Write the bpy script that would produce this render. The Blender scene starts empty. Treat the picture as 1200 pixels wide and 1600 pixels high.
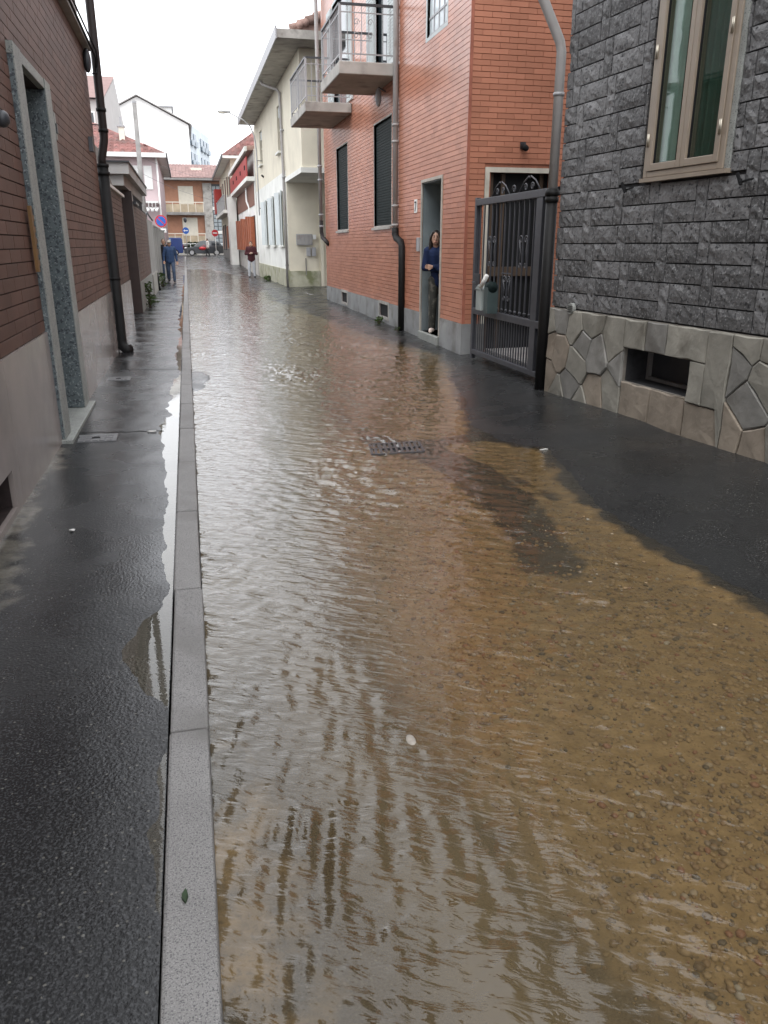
import bpy, bmesh, math, random
import numpy as np
from mathutils import Vector, Matrix
random.seed(7); rng = np.random.default_rng(7)
R = math.radians
scene = bpy.context.scene
col = scene.collection

# ------------------------------------------------------------------ camera
CAM_H, FPX, HORIZON, VPX = 1.6, 1210.0, 383.0, 290.0
PITCH = math.atan((800 - HORIZON) / FPX)
YAW = math.atan((600 - VPX) * math.cos(PITCH) / FPX)
cam_d = bpy.data.cameras.new('camera')
cam = bpy.data.objects.new('camera', cam_d); col.objects.link(cam)
cam.location = (0, 0, CAM_H)
cam.rotation_euler = (math.pi / 2 - PITCH, 0, -YAW)
cam_d.sensor_fit = 'VERTICAL'; cam_d.sensor_height = 24.0; cam_d.sensor_width = 18.0
cam_d.lens = FPX / 1600 * 24.0
cam_d.clip_start = 0.05; cam_d.clip_end = 3000
scene.camera = cam

# ------------------------------------------------------------------ overcast sky, weak broad sun
SUN_EL, SUN_AZ = R(58), R(200)
world = bpy.data.worlds.new('World'); scene.world = world; world.use_nodes = True
wn, wl = world.node_tree.nodes, world.node_tree.links
wn.clear()
sky = wn.new('ShaderNodeTexSky'); sky.sky_type = 'NISHITA'; sky.sun_disc = False
sky.sun_elevation = SUN_EL; sky.sun_rotation = SUN_AZ
sky.air_density = 1.0; sky.dust_density = 6.0; sky.ozone_density = 1.0
hs = wn.new('ShaderNodeHueSaturation'); hs.inputs['Saturation'].default_value = 0.12
mixc = wn.new('ShaderNodeMix'); mixc.data_type = 'RGBA'; mixc.inputs[0].default_value = 0.75
mixc.inputs[7].default_value = (15.0, 15.4, 16.2, 1)
bg = wn.new('ShaderNodeBackground'); bg.inputs['Strength'].default_value = 0.13
out = wn.new('ShaderNodeOutputWorld')
wl.new(sky.outputs[0], hs.inputs['Color']); wl.new(hs.outputs[0], mixc.inputs[6])
wl.new(mixc.outputs[2], bg.inputs['Color']); wl.new(bg.outputs[0], out.inputs['Surface'])
sun_d = bpy.data.lights.new('sun', 'SUN'); sun_d.energy = 0.6; sun_d.angle = R(40); sun_d.color = (1, .97, .93)
sun = bpy.data.objects.new('sun', sun_d); col.objects.link(sun)
_sd = Vector((math.sin(SUN_AZ) * math.cos(SUN_EL), math.cos(SUN_AZ) * math.cos(SUN_EL), math.sin(SUN_EL)))
sun.rotation_euler = _sd.to_track_quat('Z', 'Y').to_euler()
sun.location = (0, 0, 30)
vs = scene.view_settings
vs.view_transform = 'Standard'; vs.look = 'None'; vs.exposure = 0.52; vs.gamma = 1.0; vs.use_curve_mapping = False
scene.render.engine = 'CYCLES'
scene.cycles.max_bounces = 8; scene.cycles.transparent_max_bounces = 12

# ------------------------------------------------------------------ projection (only to rank pieces by size in view)
_fw = Vector((math.sin(YAW) * math.cos(PITCH), math.cos(YAW) * math.cos(PITCH), -math.sin(PITCH)))
_rt = Vector((math.cos(YAW), -math.sin(YAW), 0)); _up = _rt.cross(_fw)
def rank(p):
    v = Vector(p) - Vector((0, 0, CAM_H)); d = v.dot(_fw)
    if d < .1: return 1e6
    x = 600 + FPX * v.dot(_rt) / d; y = 800 - FPX * v.dot(_up) / d
    return d if -20 < x < 1220 and -20 < y < 1620 else 1e5 + d

# ------------------------------------------------------------------ materials
MATS = {}
def schlick(nt, f0, normal=None, power=5.):
    L = nt.links.new
    lw = nt.nodes.new('ShaderNodeLayerWeight'); lw.inputs['Blend'].default_value = .5
    if normal is not None: L(normal, lw.inputs['Normal'])
    p = nt.nodes.new('ShaderNodeMath'); p.operation = 'POWER'; p.inputs[1].default_value = power; L(lw.outputs['Facing'], p.inputs[0])
    m = nt.nodes.new('ShaderNodeMath'); m.operation = 'MULTIPLY_ADD'; m.inputs[1].default_value = 1 - f0; m.inputs[2].default_value = f0; L(p.outputs[0], m.inputs[0])
    return m.outputs[0]
def _n(nt, t, **kw):
    n = nt.nodes.new(t)
    for k, v in kw.items(): setattr(n, k, v)
    return n
def mat(name, c, rough=.6, var=.12, scale=6., vary=.0, bump=0., bscale=40., spec=.5, metal=0., speck=None,
        speck_scale=120., speck_t=.62, stain=None, stain_scale=1.2, stain_t=.5, rvar=0., dist=.004, stretch=(1,1,1), coat=0., detail=4.):
    if name in MATS: return MATS[name]
    m = bpy.data.materials.new(name); m.use_nodes = True
    nt = m.node_tree; nt.nodes.clear(); L = nt.links.new
    o = _n(nt, 'ShaderNodeOutputMaterial'); b = _n(nt, 'ShaderNodeBsdfPrincipled'); L(b.outputs[0], o.inputs[0])
    b.inputs['Roughness'].default_value = rough; b.inputs['Metallic'].default_value = metal
    b.inputs['Specular IOR Level'].default_value = spec if (rough < .5 or spec != .5) else .28
    if coat: b.inputs['Coat Weight'].default_value = coat; b.inputs['Coat Roughness'].default_value = .06
    geo = _n(nt, 'ShaderNodeNewGeometry'); pos = _n(nt, 'ShaderNodeMapping'); L(geo.outputs['Position'], pos.inputs[0])
    pos.inputs['Scale'].default_value = stretch
    nz = _n(nt, 'ShaderNodeTexNoise'); nz.inputs['Scale'].default_value = scale; nz.inputs['Detail'].default_value = detail
    L(pos.outputs[0], nz.inputs['Vector'])
    mr = _n(nt, 'ShaderNodeMapRange'); mr.inputs[1].default_value = .25; mr.inputs[2].default_value = .75
    mr.inputs[3].default_value = 1 - var * 1.6; mr.inputs[4].default_value = 1 + var * 1.6
    L(nz.outputs['Fac'], mr.inputs[0])
    val = mr.outputs[0]
    if vary:
        oi = _n(nt, 'ShaderNodeObjectInfo'); ad = _n(nt, 'ShaderNodeMath', operation='ADD')
        L(oi.outputs['Random'], ad.inputs[0]); L(geo.outputs['Random Per Island'], ad.inputs[1])
        fr = _n(nt, 'ShaderNodeMath', operation='FRACT'); L(ad.outputs[0], fr.inputs[0])
        m2 = _n(nt, 'ShaderNodeMapRange'); m2.inputs[3].default_value = 1 - vary; m2.inputs[4].default_value = 1 + vary
        L(fr.outputs[0], m2.inputs[0])
        mu = _n(nt, 'ShaderNodeMath', operation='MULTIPLY'); L(val, mu.inputs[0]); L(m2.outputs[0], mu.inputs[1]); val = mu.outputs[0]
    hv = _n(nt, 'ShaderNodeMix', data_type='RGBA', blend_type='MULTIPLY'); hv.inputs[0].default_value = 1
    hv.inputs[6].default_value = (*c, 1)
    cx = _n(nt, 'ShaderNodeCombineColor'); [L(val, cx.inputs[i]) for i in range(3)]
    L(cx.outputs[0], hv.inputs[7]); cur = hv.outputs[2]
    if speck:
        for i, (sc_, t, scol) in enumerate(speck):
            s = _n(nt, 'ShaderNodeTexNoise'); s.inputs['Scale'].default_value = sc_; s.inputs['Detail'].default_value = 2
            of = _n(nt, 'ShaderNodeVectorMath', operation='ADD'); of.inputs[1].default_value = (3.7 * i, 1.3 * i, 9.1 * i)
            L(geo.outputs['Position'], of.inputs[0]); L(of.outputs[0], s.inputs['Vector'])
            r = _n(nt, 'ShaderNodeMapRange'); r.inputs[1].default_value = t; r.inputs[2].default_value = t + .06
            L(s.outputs['Fac'], r.inputs[0])
            mx = _n(nt, 'ShaderNodeMix', data_type='RGBA'); L(r.outputs[0], mx.inputs[0]); L(cur, mx.inputs[6]); mx.inputs[7].default_value = (*scol, 1)
            cur = mx.outputs[2]
    if stain:
        s = _n(nt, 'ShaderNodeTexNoise'); s.inputs['Scale'].default_value = stain_scale; s.inputs['Detail'].default_value = 5
        L(pos.outputs[0], s.inputs['Vector'])
        r = _n(nt, 'ShaderNodeMapRange'); r.inputs[1].default_value = stain_t; r.inputs[2].default_value = stain_t + .18
        L(s.outputs['Fac'], r.inputs[0])
        mx = _n(nt, 'ShaderNodeMix', data_type='RGBA'); L(r.outputs[0], mx.inputs[0]); L(cur, mx.inputs[6]); mx.inputs[7].default_value = (*stain, 1)
        cur = mx.outputs[2]
    L(cur, b.inputs['Base Color'])
    if rvar:
        r = _n(nt, 'ShaderNodeMapRange'); r.inputs[1].default_value = .3; r.inputs[2].default_value = .7
        r.inputs[3].default_value = max(.02, rough - rvar); r.inputs[4].default_value = min(1, rough + rvar)
        L(nz.outputs['Fac'], r.inputs[0]); L(r.outputs[0], b.inputs['Roughness'])
    if bump:
        bn = _n(nt, 'ShaderNodeTexNoise'); bn.inputs['Scale'].default_value = bscale; bn.inputs['Detail'].default_value = 5
        L(pos.outputs[0], bn.inputs['Vector'])
        bp = _n(nt, 'ShaderNodeBump'); bp.inputs['Strength'].default_value = bump; bp.inputs['Distance'].default_value = dist
        L(bn.outputs['Fac'], bp.inputs['Height']); L(bp.outputs[0], b.inputs['Normal'])
    MATS[name] = m
    return m

def glass_mat(name, tint=(.75, .8, .78), rough=.01, refl=1.45):
    if name in MATS: return MATS[name]
    m = bpy.data.materials.new(name); m.use_nodes = True
    nt = m.node_tree; nt.nodes.clear(); L = nt.links.new
    o = _n(nt, 'ShaderNodeOutputMaterial'); mx = _n(nt, 'ShaderNodeMixShader'); t = _n(nt, 'ShaderNodeBsdfTransparent'); g = _n(nt, 'ShaderNodeBsdfGlossy')
    t.inputs[0].default_value = (*tint, 1); g.inputs['Roughness'].default_value = rough
    geo = _n(nt, 'ShaderNodeNewGeometry'); nz = _n(nt, 'ShaderNodeTexNoise'); nz.inputs['Scale'].default_value = 2.5
    L(geo.outputs['Position'], nz.inputs['Vector']); bp = _n(nt, 'ShaderNodeBump'); bp.inputs['Strength'].default_value = .05; bp.inputs['Distance'].default_value = .02
    L(nz.outputs['Fac'], bp.inputs['Height']); L(bp.outputs[0], g.inputs['Normal'])
    L(schlick(nt, .05), mx.inputs[0]); L(t.outputs[0], mx.inputs[1]); L(g.outputs[0], mx.inputs[2]); L(mx.outputs[0], o.inputs[0])
    MATS[name] = m; return m

M = {}
M['brown_tile'] = mat('brown_klinker', (.130, .072, .056), .55, .10, 3, vary=.14, bump=.12, bscale=90, stain=(.08,.046,.04), stain_scale=1.1, stain_t=.56, detail=6)
M['brown_joint'] = mat('dark_mortar', (.035, .025, .024), .8, .15, 20)
M['red_tile'] = mat('red_klinker', (.48, .208, .134), .25, .08, 1.2, vary=.10, bump=.015, bscale=30)
M['red_joint'] = mat('red_mortar', (.30, .12, .075), .8, .1, 20)
M['granite'] = mat('grey_green_granite', (.115, .138, .145), .42, .1, 10, speck=[(46, .54, (.045, .055, .065)), (60, .60, (.25, .28, .285))], bump=.1, bscale=120)
M['granite_light'] = mat('sawn_granite_edge', (.30, .31, .29), .55, .1, 10, speck=[(90, .58, (.15, .16, .16))])
M['marble'] = mat('polished_pinkish_stone', (.29, .25, .232), .18, .18, 1.6, stain=(.33, .29, .262), stain_scale=2.1, stain_t=.5, bump=.03, bscale=4, rvar=.07)
M['kerb'] = mat('granite_kerb', (.265, .258, .25), .6, .08, 5, speck=[(230, .55, (.13, .126, .13)), (300, .58, (.36, .35, .34)), (150, .63, (.11, .107, .11))], bump=.4, bscale=160, vary=.08, stain=(.185,.178,.17), stain_scale=2.2, stain_t=.55)
M['plinth_grey'] = mat('grey_cement_plinth', (.28, .285, .285), .6, .14, 2.5, stain=(.17, .165, .155), stain_scale=2.6, bump=.1)
M['concrete'] = mat('weathered_concrete', (.42, .40, .37), .8, .14, 3, stain=(.22, .2, .18), stain_scale=2.4, stain_t=.54, bump=.2)
M['concrete_dark'] = mat('grey_concrete', (.26, .25, .24), .8, .14, 3, stain=(.17, .165, .155), stain_scale=2.0, bump=.2)
M['cream'] = mat('cream_plaster', (.70, .65, .53), .85, .06, 1.5, stain=(.60, .55, .45), stain_scale=.7, stain_t=.55, bump=.15)
M['white_plaster'] = mat('white_plaster', (.74, .74, .70), .85, .06, 1.2, stain=(.60, .60, .55), stain_scale=1.1, stain_t=.56, bump=.1)
M['old_plinth'] = mat('mossy_old_plinth', (.40, .39, .30), .9, .2, 2.5, stain=(.19, .2, .11), stain_scale=2.2, stain_t=.52, bump=.3)
M['grey_plaster'] = mat('grey_plaster', (.42, .41, .40), .85, .08, 1.5, bump=.15, stain=(.36,.35,.34))
M['pink'] = mat('mauve_plaster', (.52, .42, .43), .85, .05, 1.2, bump=.1)
M['orange_wall'] = mat('orange_brick_wall', (.42, .22, .145), .8, .08, 2, bump=.1)
M['white'] = mat('white_paint', (.80, .80, .78), .5, .04, 3)
M['off_white'] = mat('cream_shutter', (.72, .68, .58), .6, .05, 3)
M['shutter_grey'] = mat('pale_grey_shutter', (.56, .60, .60), .6, .06, 3)
M['roof'] = mat('red_roof_tile', (.22, .10, .088), .75, .15, 2, vary=.3, bump=.2, stain=(.16, .1, .09), stain_scale=1.5)
M['roof_old'] = mat('old_roof_tile', (.30, .2, .17), .8, .2, 3, vary=.35, bump=.3)
M['roof_pinkish'] = mat('brownish_roof', (.26, .165, .15), .75, .1, 2, vary=.2, bump=.15)
M['dark_metal'] = mat('dark_grey_paint', (.045, .048, .055), .42, .15, 8, bump=.05)
M['gate_metal'] = mat('gate_grey_paint', (.055, .057, .066), .42, .12, 8, bump=.04)
M['black'] = mat('dark_interior', (.012, .012, .013), .8, .1, 3)
M['dark_green'] = mat('dark_green_shutter', (.012, .021, .021), .6, .1, 6, spec=.12)
M['pipe_brown'] = mat('dark_brown_pipe', (.022, .015, .014), .55, .1, 6)
M['pipe_black'] = mat('cast_iron_pipe', (.010, .0095, .0095), .6, .15, 6, bump=.1)
M['pipe_grey'] = mat('painted_pipe_grey', (.36, .345, .335), .5, .06, 6, stain=(.25, .21, .19), stain_scale=3, stain_t=.58)
M['zinc'] = mat('zinc_grey', (.36, .36, .37), .45, .08, 6)
M['brown_metal'] = mat('brown_sheet_metal', (.045, .026, .022), .4, .1, 6)
M['bronze'] = mat('anodised_bronze_frame', (.30, .245, .19), .38, .05, 6, spec=.6)
M['wood'] = mat('yellowish_wood', (.20, .11, .045), .6, .2, 12, stretch=(1, 1, .15))
M['wood_red'] = mat('reddish_wood_slats', (.32, .10, .05), .6, .12, 6, vary=.12)
M['brown_shutter'] = mat('brown_shutter', (.22, .11, .08), .6, .1, 6)
M['stone_block'] = mat('dark_split_stone', (.145, .144, .145), .52, .2, 9, vary=.34, bump=.9, bscale=26, dist=.013, speck=[(48, .58, (.22, .22, .22)), (36, .60, (.045, .045, .048))], detail=8)
M['stone_joint'] = mat('dark_stone_joint', (.03, .03, .032), .8, .2, 20)
M['mortar_light'] = mat('grey_mortar', (.19, .172, .15), .85, .15, 20)
def _flag(name, c): return mat(name, c, .6, .16, 5, vary=.12, bump=.45, bscale=20, dist=.012, stain=(c[0]*.62, c[1]*.6, c[2]*.58), stain_scale=3.2, stain_t=.55, detail=7)
M['flag_a'] = _flag('luserna_grey_green', (.275, .262, .225)); M['flag_b'] = _flag('luserna_tan', (.28, .238, .19)); M['flag_c'] = _flag('luserna_grey', (.235, .228, .21)); M['flag_d'] = _flag('luserna_warm', (.275, .232, .185))
M['brass'] = mat('brass', (.50, .46, .38), .35, .05, 5, metal=.7)
M['curtain_green'] = mat('green_grey_curtain', (.58, .70, .64), .9, .1, 6)
M['curtain_brown'] = mat('brown_curtain', (.46, .28, .14), .9, .15, 8)
M['lamp_grey'] = mat('lamp_grey', (.5, .5, .5), .45, .05, 5)
M['sign_blue'] = mat('sign_blue', (.02, .12, .48), .35, .02, 5)
M['sign_red'] = mat('sign_red', (.55, .03, .04), .35, .02, 5)
M['paper'] = mat('newsprint', (.72, .71, .68), .8, .1, 20)
M['rubber'] = mat('tyre_rubber', (.02, .02, .02), .7, .1, 10)
M['alloy'] = mat('wheel_silver', (.55, .55, .56), .3, .05, 5, metal=.6)
M['chrome_glass'] = mat('car_glass', (.02, .025, .03), .05, .02, 3, spec=.8)
M['leaf'] = mat('weed_leaf', (.07, .12, .03), .55, .2, 20, vary=.3)
M['needle'] = mat('conifer_needles', (.03, .05, .025), .6, .2, 10, vary=.35)
M['bark'] = mat('bark', (.07, .05, .035), .9, .2, 12, bump=.4)
M['skin'] = mat('skin', (.48, .29, .21), .5, .04, 8)
M['hair_dark'] = mat('dark_hair', (.022, .015, .012), .5, .3, 40, bump=.5, bscale=90)
M['glass'] = glass_mat('window_glass')
M['iron'] = mat('wet_cast_iron', (.06, .06, .065), .3, .15, 20, bump=.2)
M['cover'] = mat('worn_steel_cover', (.16, .16, .165), .38, .15, 14, bump=.3, bscale=60)

# wet asphalt: dark binder, pale aggregate, pools of smoother water film
def asphalt(name, base=(.024, .0245, .026), r0=.22, r1=.5, silt=False):
    m = bpy.data.materials.new(name); m.use_nodes = True
    nt = m.node_tree; nt.nodes.clear(); L = nt.links.new
    o = _n(nt, 'ShaderNodeOutputMaterial'); b = _n(nt, 'ShaderNodeBsdfPrincipled'); L(b.outputs[0], o.inputs[0]); b.inputs['Specular IOR Level'].default_value = .35
    geo = _n(nt, 'ShaderNodeNewGeometry')
    def noise(sc, det=3): 
        n = _n(nt, 'ShaderNodeTexNoise'); n.inputs['Scale'].default_value = sc; n.inputs['Detail'].default_value = det
        L(geo.outputs['Position'], n.inputs['Vector']); return n.outputs['Fac']
    def rmp(s, a, bb, c=0., d=1.):
        r = _n(nt, 'ShaderNodeMapRange'); r.inputs[1].default_value = a; r.inputs[2].default_value = bb; r.inputs[3].default_value = c; r.inputs[4].default_value = d
        L(s, r.inputs[0]); return r.outputs[0]
    def mixc(f, a, c):
        x = _n(nt, 'ShaderNodeMix', data_type='RGBA'); L(f, x.inputs[0])
        for i, q in ((6, a), (7, c)):
            if isinstance(q, tuple): x.inputs[i].default_value = (*q, 1)
            else: L(q, x.inputs[i])
        return x.outputs[2]
    big = noise(1.3, 5)
    c1 = mixc(rmp(big, .35, .65), tuple(v * .8 for v in base), tuple(v * 1.35 for v in base))
    grain = noise(140, 2)
    c2 = mixc(rmp(grain, .50, .66, 0, .8), c1, tuple(v * 4.5 for v in base))
    vor = _n(nt, 'ShaderNodeTexVoronoi'); vor.inputs['Scale'].default_value = 95; L(geo.outputs['Position'], vor.inputs['Vector'])
    wn_ = _n(nt, 'ShaderNodeSeparateColor'); L(vor.outputs['Color'], wn_.inputs[0])
    pick = rmp(wn_.outputs[0], .92, .99, 0, .9); near = rmp(vor.outputs['Distance'], .42, .30)
    mul = _n(nt, 'ShaderNodeMath', operation='MULTIPLY'); L(pick, mul.inputs[0]); L(near, mul.inputs[1])
    c3 = mixc(mul.outputs[0], c2, (.14, .135, .12))
    hgt = noise(85, 4)
    if silt:
        at = _n(nt, 'ShaderNodeAttribute'); at.attribute_name = 'silt'
        sn = noise(7, 6); ad = _n(nt, 'ShaderNodeMath', operation='ADD'); L(at.outputs['Fac'], ad.inputs[0]); L(rmp(sn, .2, .8, -.35, .35), ad.inputs[1])
        sf = rmp(ad.outputs[0], .35, .65)
        sc_ = mixc(rmp(noise(18, 6), .3, .7), *(silt if isinstance(silt, tuple) else ((.25, .168, .076), (.40, .283, .142))))
        sc2 = mixc(rmp(noise(75, 3), .55, .7, 0, .6), sc_, (.10, .07, .04))
        c3 = mixc(sf, c3, sc2)
    L(c3, b.inputs['Base Color'])
    L(rmp(noise(2.2, 4), .35, .65, r0, r1), b.inputs['Roughness'])
    bp = _n(nt, 'ShaderNodeBump'); bp.inputs['Strength'].default_value = .4; bp.inputs['Distance'].default_value = .004
    L(hgt, bp.inputs['Height']); L(bp.outputs[0], b.inputs['Normal'])
    return m
M['asphalt'] = asphalt('wet_asphalt', (.0125, .0128, .0135), .16, .34)
M['road'] = asphalt('wet_road_with_silt', (.0135, .0138, .0140), .17, .36, silt=True)

M['pavement'] = asphalt('wet_pavement_with_dirt', (.0125, .0128, .0135), .16, .34, silt=((.10, .092, .078), (.16, .15, .13)))
def water_mat(name, mud=(.125, .091, .045), k=30., bump=.7, rough=.02, f0=.055):
    m = bpy.data.materials.new(name); m.use_nodes = True
    nt = m.node_tree; nt.nodes.clear(); L = nt.links.new
    o = _n(nt, 'ShaderNodeOutputMaterial')
    at = _n(nt, 'ShaderNodeAttribute'); at.attribute_name = 'depth'
    e = _n(nt, 'ShaderNodeMath', operation='MULTIPLY'); e.inputs[1].default_value = -k; L(at.outputs['Fac'], e.inputs[0])
    ex = _n(nt, 'ShaderNodeMath', operation='EXPONENT'); L(e.outputs[0], ex.inputs[0])
    turb = _n(nt, 'ShaderNodeMath', operation='SUBTRACT'); turb.inputs[0].default_value = 1; L(ex.outputs[0], turb.inputs[1])
    geo = _n(nt, 'ShaderNodeNewGeometry')
    nz = _n(nt, 'ShaderNodeTexNoise'); nz.inputs['Scale'].default_value = 2.2; nz.inputs['Detail'].default_value = 5; L(geo.outputs['Position'], nz.inputs['Vector'])
    mc = _n(nt, 'ShaderNodeMix', data_type='RGBA'); L(nz.outputs['Fac'], mc.inputs[0]); mc.inputs[6].default_value = (*[v * .6 for v in mud], 1); mc.inputs[7].default_value = (*[v * 1.25 for v in mud], 1)
    d = _n(nt, 'ShaderNodeBsdfDiffuse'); L(mc.outputs[2], d.inputs[0])
    t = _n(nt, 'ShaderNodeBsdfTransparent'); t.inputs[0].default_value = (.93, .89, .80, 1)
    m1 = _n(nt, 'ShaderNodeMixShader'); L(turb.outputs[0], m1.inputs[0]); L(t.outputs[0], m1.inputs[1]); L(d.outputs[0], m1.inputs[2])
    g = _n(nt, 'ShaderNodeBsdfGlossy'); g.inputs['Roughness'].default_value = rough
    nrm = None
    if bump:
        m0 = _n(nt, 'ShaderNodeMapping'); m0.inputs['Rotation'].default_value = (0, 0, R(28)); L(geo.outputs['Position'], m0.inputs[0])
        mp = _n(nt, 'ShaderNodeMapping'); mp.inputs['Scale'].default_value = (9, 27, 10); L(m0.outputs[0], mp.inputs[0])
        bn = _n(nt, 'ShaderNodeTexNoise'); bn.inputs['Scale'].default_value = 1; bn.inputs['Detail'].default_value = 4; bn.inputs['Distortion'].default_value = .6; L(mp.outputs[0], bn.inputs['Vector'])
        bp = _n(nt, 'ShaderNodeBump'); bp.inputs['Strength'].default_value = bump; bp.inputs['Distance'].default_value = .009
        L(bn.outputs['Fac'], bp.inputs['Height']); L(bp.outputs[0], g.inputs['Normal']); nrm = bp.outputs[0]
    m2 = _n(nt, 'ShaderNodeMixShader'); L(schlick(nt, f0, nrm, 3.5), m2.inputs[0]); L(m1.outputs[0], m2.inputs[1]); L(g.outputs[0], m2.inputs[2]); L(m2.outputs[0], o.inputs[0])
    return m
M['flood'] = water_mat('muddy_flood_water')
M['puddle'] = water_mat('puddle_water', mud=(.04, .033, .024), k=14, bump=.02, rough=.01, f0=.035)

def pebble_mat():
    m = bpy.data.materials.new('river_gravel'); m.use_nodes = True
    nt = m.node_tree; b = nt.nodes['Principled BSDF']; L = nt.links.new
    geo = _n(nt, 'ShaderNodeNewGeometry'); cr = _n(nt, 'ShaderNodeValToRGB'); L(geo.outputs['Random Per Island'], cr.inputs[0])
    cr.color_ramp.interpolation = 'CONSTANT'
    el = cr.color_ramp.elements
    cols = [(0, (.26, .165, .08)), (.2, (.36, .25, .125)), (.42, (.15, .10, .055)), (.53, (.40, .29, .16)), (.68, (.26, .205, .15)), (.78, (.40, .33, .24)), (.85, (.10, .082, .06)), (.91, (.30, .14, .08)), (.97, (.40, .37, .31))]
    el[0].color = (*cols[0][1], 1); el[1].position = cols[1][0]; el[1].color = (*cols[1][1], 1)
    for p, c in cols[2:]:
        x = el.new(p); x.color = (*c, 1)
    L(cr.outputs[0], b.inputs['Base Color']); b.inputs['Roughness'].default_value = .5
    return m
M['gravel'] = pebble_mat()

# ------------------------------------------------------------------ mesh helpers
class MB:
    def __init__(s): s.v = []; s.f = []
    def add(s, vs, fs):
        o = len(s.v); s.v += [tuple(v) for v in vs]; s.f += [tuple(i + o for i in f) for f in fs]; return s
    def box(s, x0, x1, y0, y1, z0, z1):
        x0, x1 = sorted((x0, x1)); y0, y1 = sorted((y0, y1)); z0, z1 = sorted((z0, z1))
        return s.add([(x0,y0,z0),(x1,y0,z0),(x1,y1,z0),(x0,y1,z0),(x0,y0,z1),(x1,y0,z1),(x1,y1,z1),(x0,y1,z1)],
                     [(0,3,2,1),(4,5,6,7),(0,1,5,4),(1,2,6,5),(2,3,7,6),(3,0,4,7)])
    def hexa(s, p):  # 8 points, bottom 4 ccw then top 4
        return s.add(p, [(0,3,2,1),(4,5,6,7),(0,1,5,4),(1,2,6,5),(2,3,7,6),(3,0,4,7)])
    def bar(s, a, b, w, h=None, up=(0, 0, 1)):
        a, b = Vector(a), Vector(b); d = (b - a).normalized(); u = Vector(up)
        if abs(d.dot(u)) > .95: u = Vector((1, 0, 0))
        r = d.cross(u).normalized(); u = r.cross(d); h = h or w
        p = [q + r * i * w / 2 + u * j * h / 2 for q in (a, b) for (i, j) in ((-1,-1),(1,-1),(1,1),(-1,1))]
        return s.add(p, [(0,1,2,3),(7,6,5,4),(0,4,5,1),(1,5,6,2),(2,6,7,3),(3,7,4,0)])
    def tube(s, pts, r, n=10, caps=True):
        pts = [Vector(p) for p in pts]; k = len(pts); rr = r if isinstance(r, (list, tuple)) else [r] * k
        o = len(s.v); prev = None
        for i, p in enumerate(pts):
            d = (pts[min(i+1, k-1)] - pts[max(i-1, 0)]).normalized()
            if prev is None:
                a = Vector((0,0,1)) if abs(d.z) < .9 else Vector((1,0,0)); u = d.cross(a).normalized()
            else: u = (prev - d * prev.dot(d)).normalized()
            prev = u; w = d.cross(u)
            for j in range(n):
                t = 2 * math.pi * j / n; s.v.append(tuple(p + (u * math.cos(t) + w * math.sin(t)) * rr[i]))
        for i in range(k - 1):
            for j in range(n):
                a = o + i*n + j; b = o + i*n + (j+1) % n; s.f.append((a, b, b + n, a + n))
        if caps:
            s.f.append(tuple(o + j for j in reversed(range(n)))); s.f.append(tuple(o + (k-1)*n + j for j in range(n)))
        return s
    def prism(s, poly, depth):  # poly: 3D points (planar), depth: vector
        k = len(poly); d = Vector(depth); p = [Vector(q) for q in poly]
        return s.add(p + [q + d for q in p], [tuple(reversed(range(k))), tuple(range(k, 2*k))] + [(i, (i+1) % k, k + (i+1) % k, k + i) for i in range(k)])
    def ellipsoid(s, c, r, n=14, m=9, rot=None):
        vs, fs = [], []
        for i in range(m + 1):
            t = math.pi * i / m
            for j in range(n):
                a = 2*math.pi*j/n; q = Vector((r[0]*math.sin(t)*math.cos(a), r[1]*math.sin(t)*math.sin(a), r[2]*math.cos(t)))
                if rot: q = rot @ q
                vs.append(Vector(c) + q)
        for i in range(m):
            for j in range(n): fs.append((i*n+j, (i+1)*n+j, (i+1)*n+(j+1) % n, i*n+(j+1) % n))
        return s.add(vs, fs)
    def capsule(s, a, b, r0, r1, n=12):
        a, b = Vector(a), Vector(b); d = (b-a).normalized()
        pts, rr = [], []
        for t in (1., .87, .5): pts.append(a - d*r0*t); rr.append(r0*math.sqrt(max(.003, 1-t*t)))
        pts.append(a); rr.append(r0); pts.append(b); rr.append(r1)
        for t in (.5, .87, 1.): pts.append(b + d*r1*t); rr.append(r1*math.sqrt(max(.003, 1-t*t)))
        return s.tube(pts, rr, n)
    def mesh(s, name):
        me = bpy.data.meshes.new(name); me.from_pydata([tuple(v) for v in s.v], [], s.f); me.update()
        bm = bmesh.new(); bm.from_mesh(me); bmesh.ops.recalc_face_normals(bm, faces=bm.faces); bm.to_mesh(me); bm.free()
        return me
    def build(s, name, m, parent=None, smooth=False, **tags):
        me = s.mesh(name); me.materials.append(M[m] if isinstance(m, str) else m)
        if smooth: me.shade_smooth()
        return link(name, me, parent, **tags)

def link(name, data, parent=None, loc=None, label=None, cat=None, group=None, kind=None):
    o = bpy.data.objects.new(name, data); col.objects.link(o)
    if parent is not None:
        o.parent = parent
        if parent.parent is None: o.matrix_parent_inverse = Matrix.Translation(-Vector(parent.location))
    if loc is not None: o.location = loc
    if label: o['label'] = label
    if cat: o['category'] = cat
    if group: o['group'] = group
    if kind: o['kind'] = kind
    return o
def thing(name, loc, label, cat, group=None): return link(name, None, None, loc, label, cat, group)
def B(x0, x1, y0, y1, z0, z1): return MB().box(x0, x1, y0, y1, z0, z1)
def bevel(o, w=.006, seg=2):
    b = o.modifiers.new('bevel', 'BEVEL'); b.width = w; b.segments = seg; b.limit_method = 'ANGLE'; return o

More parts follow.
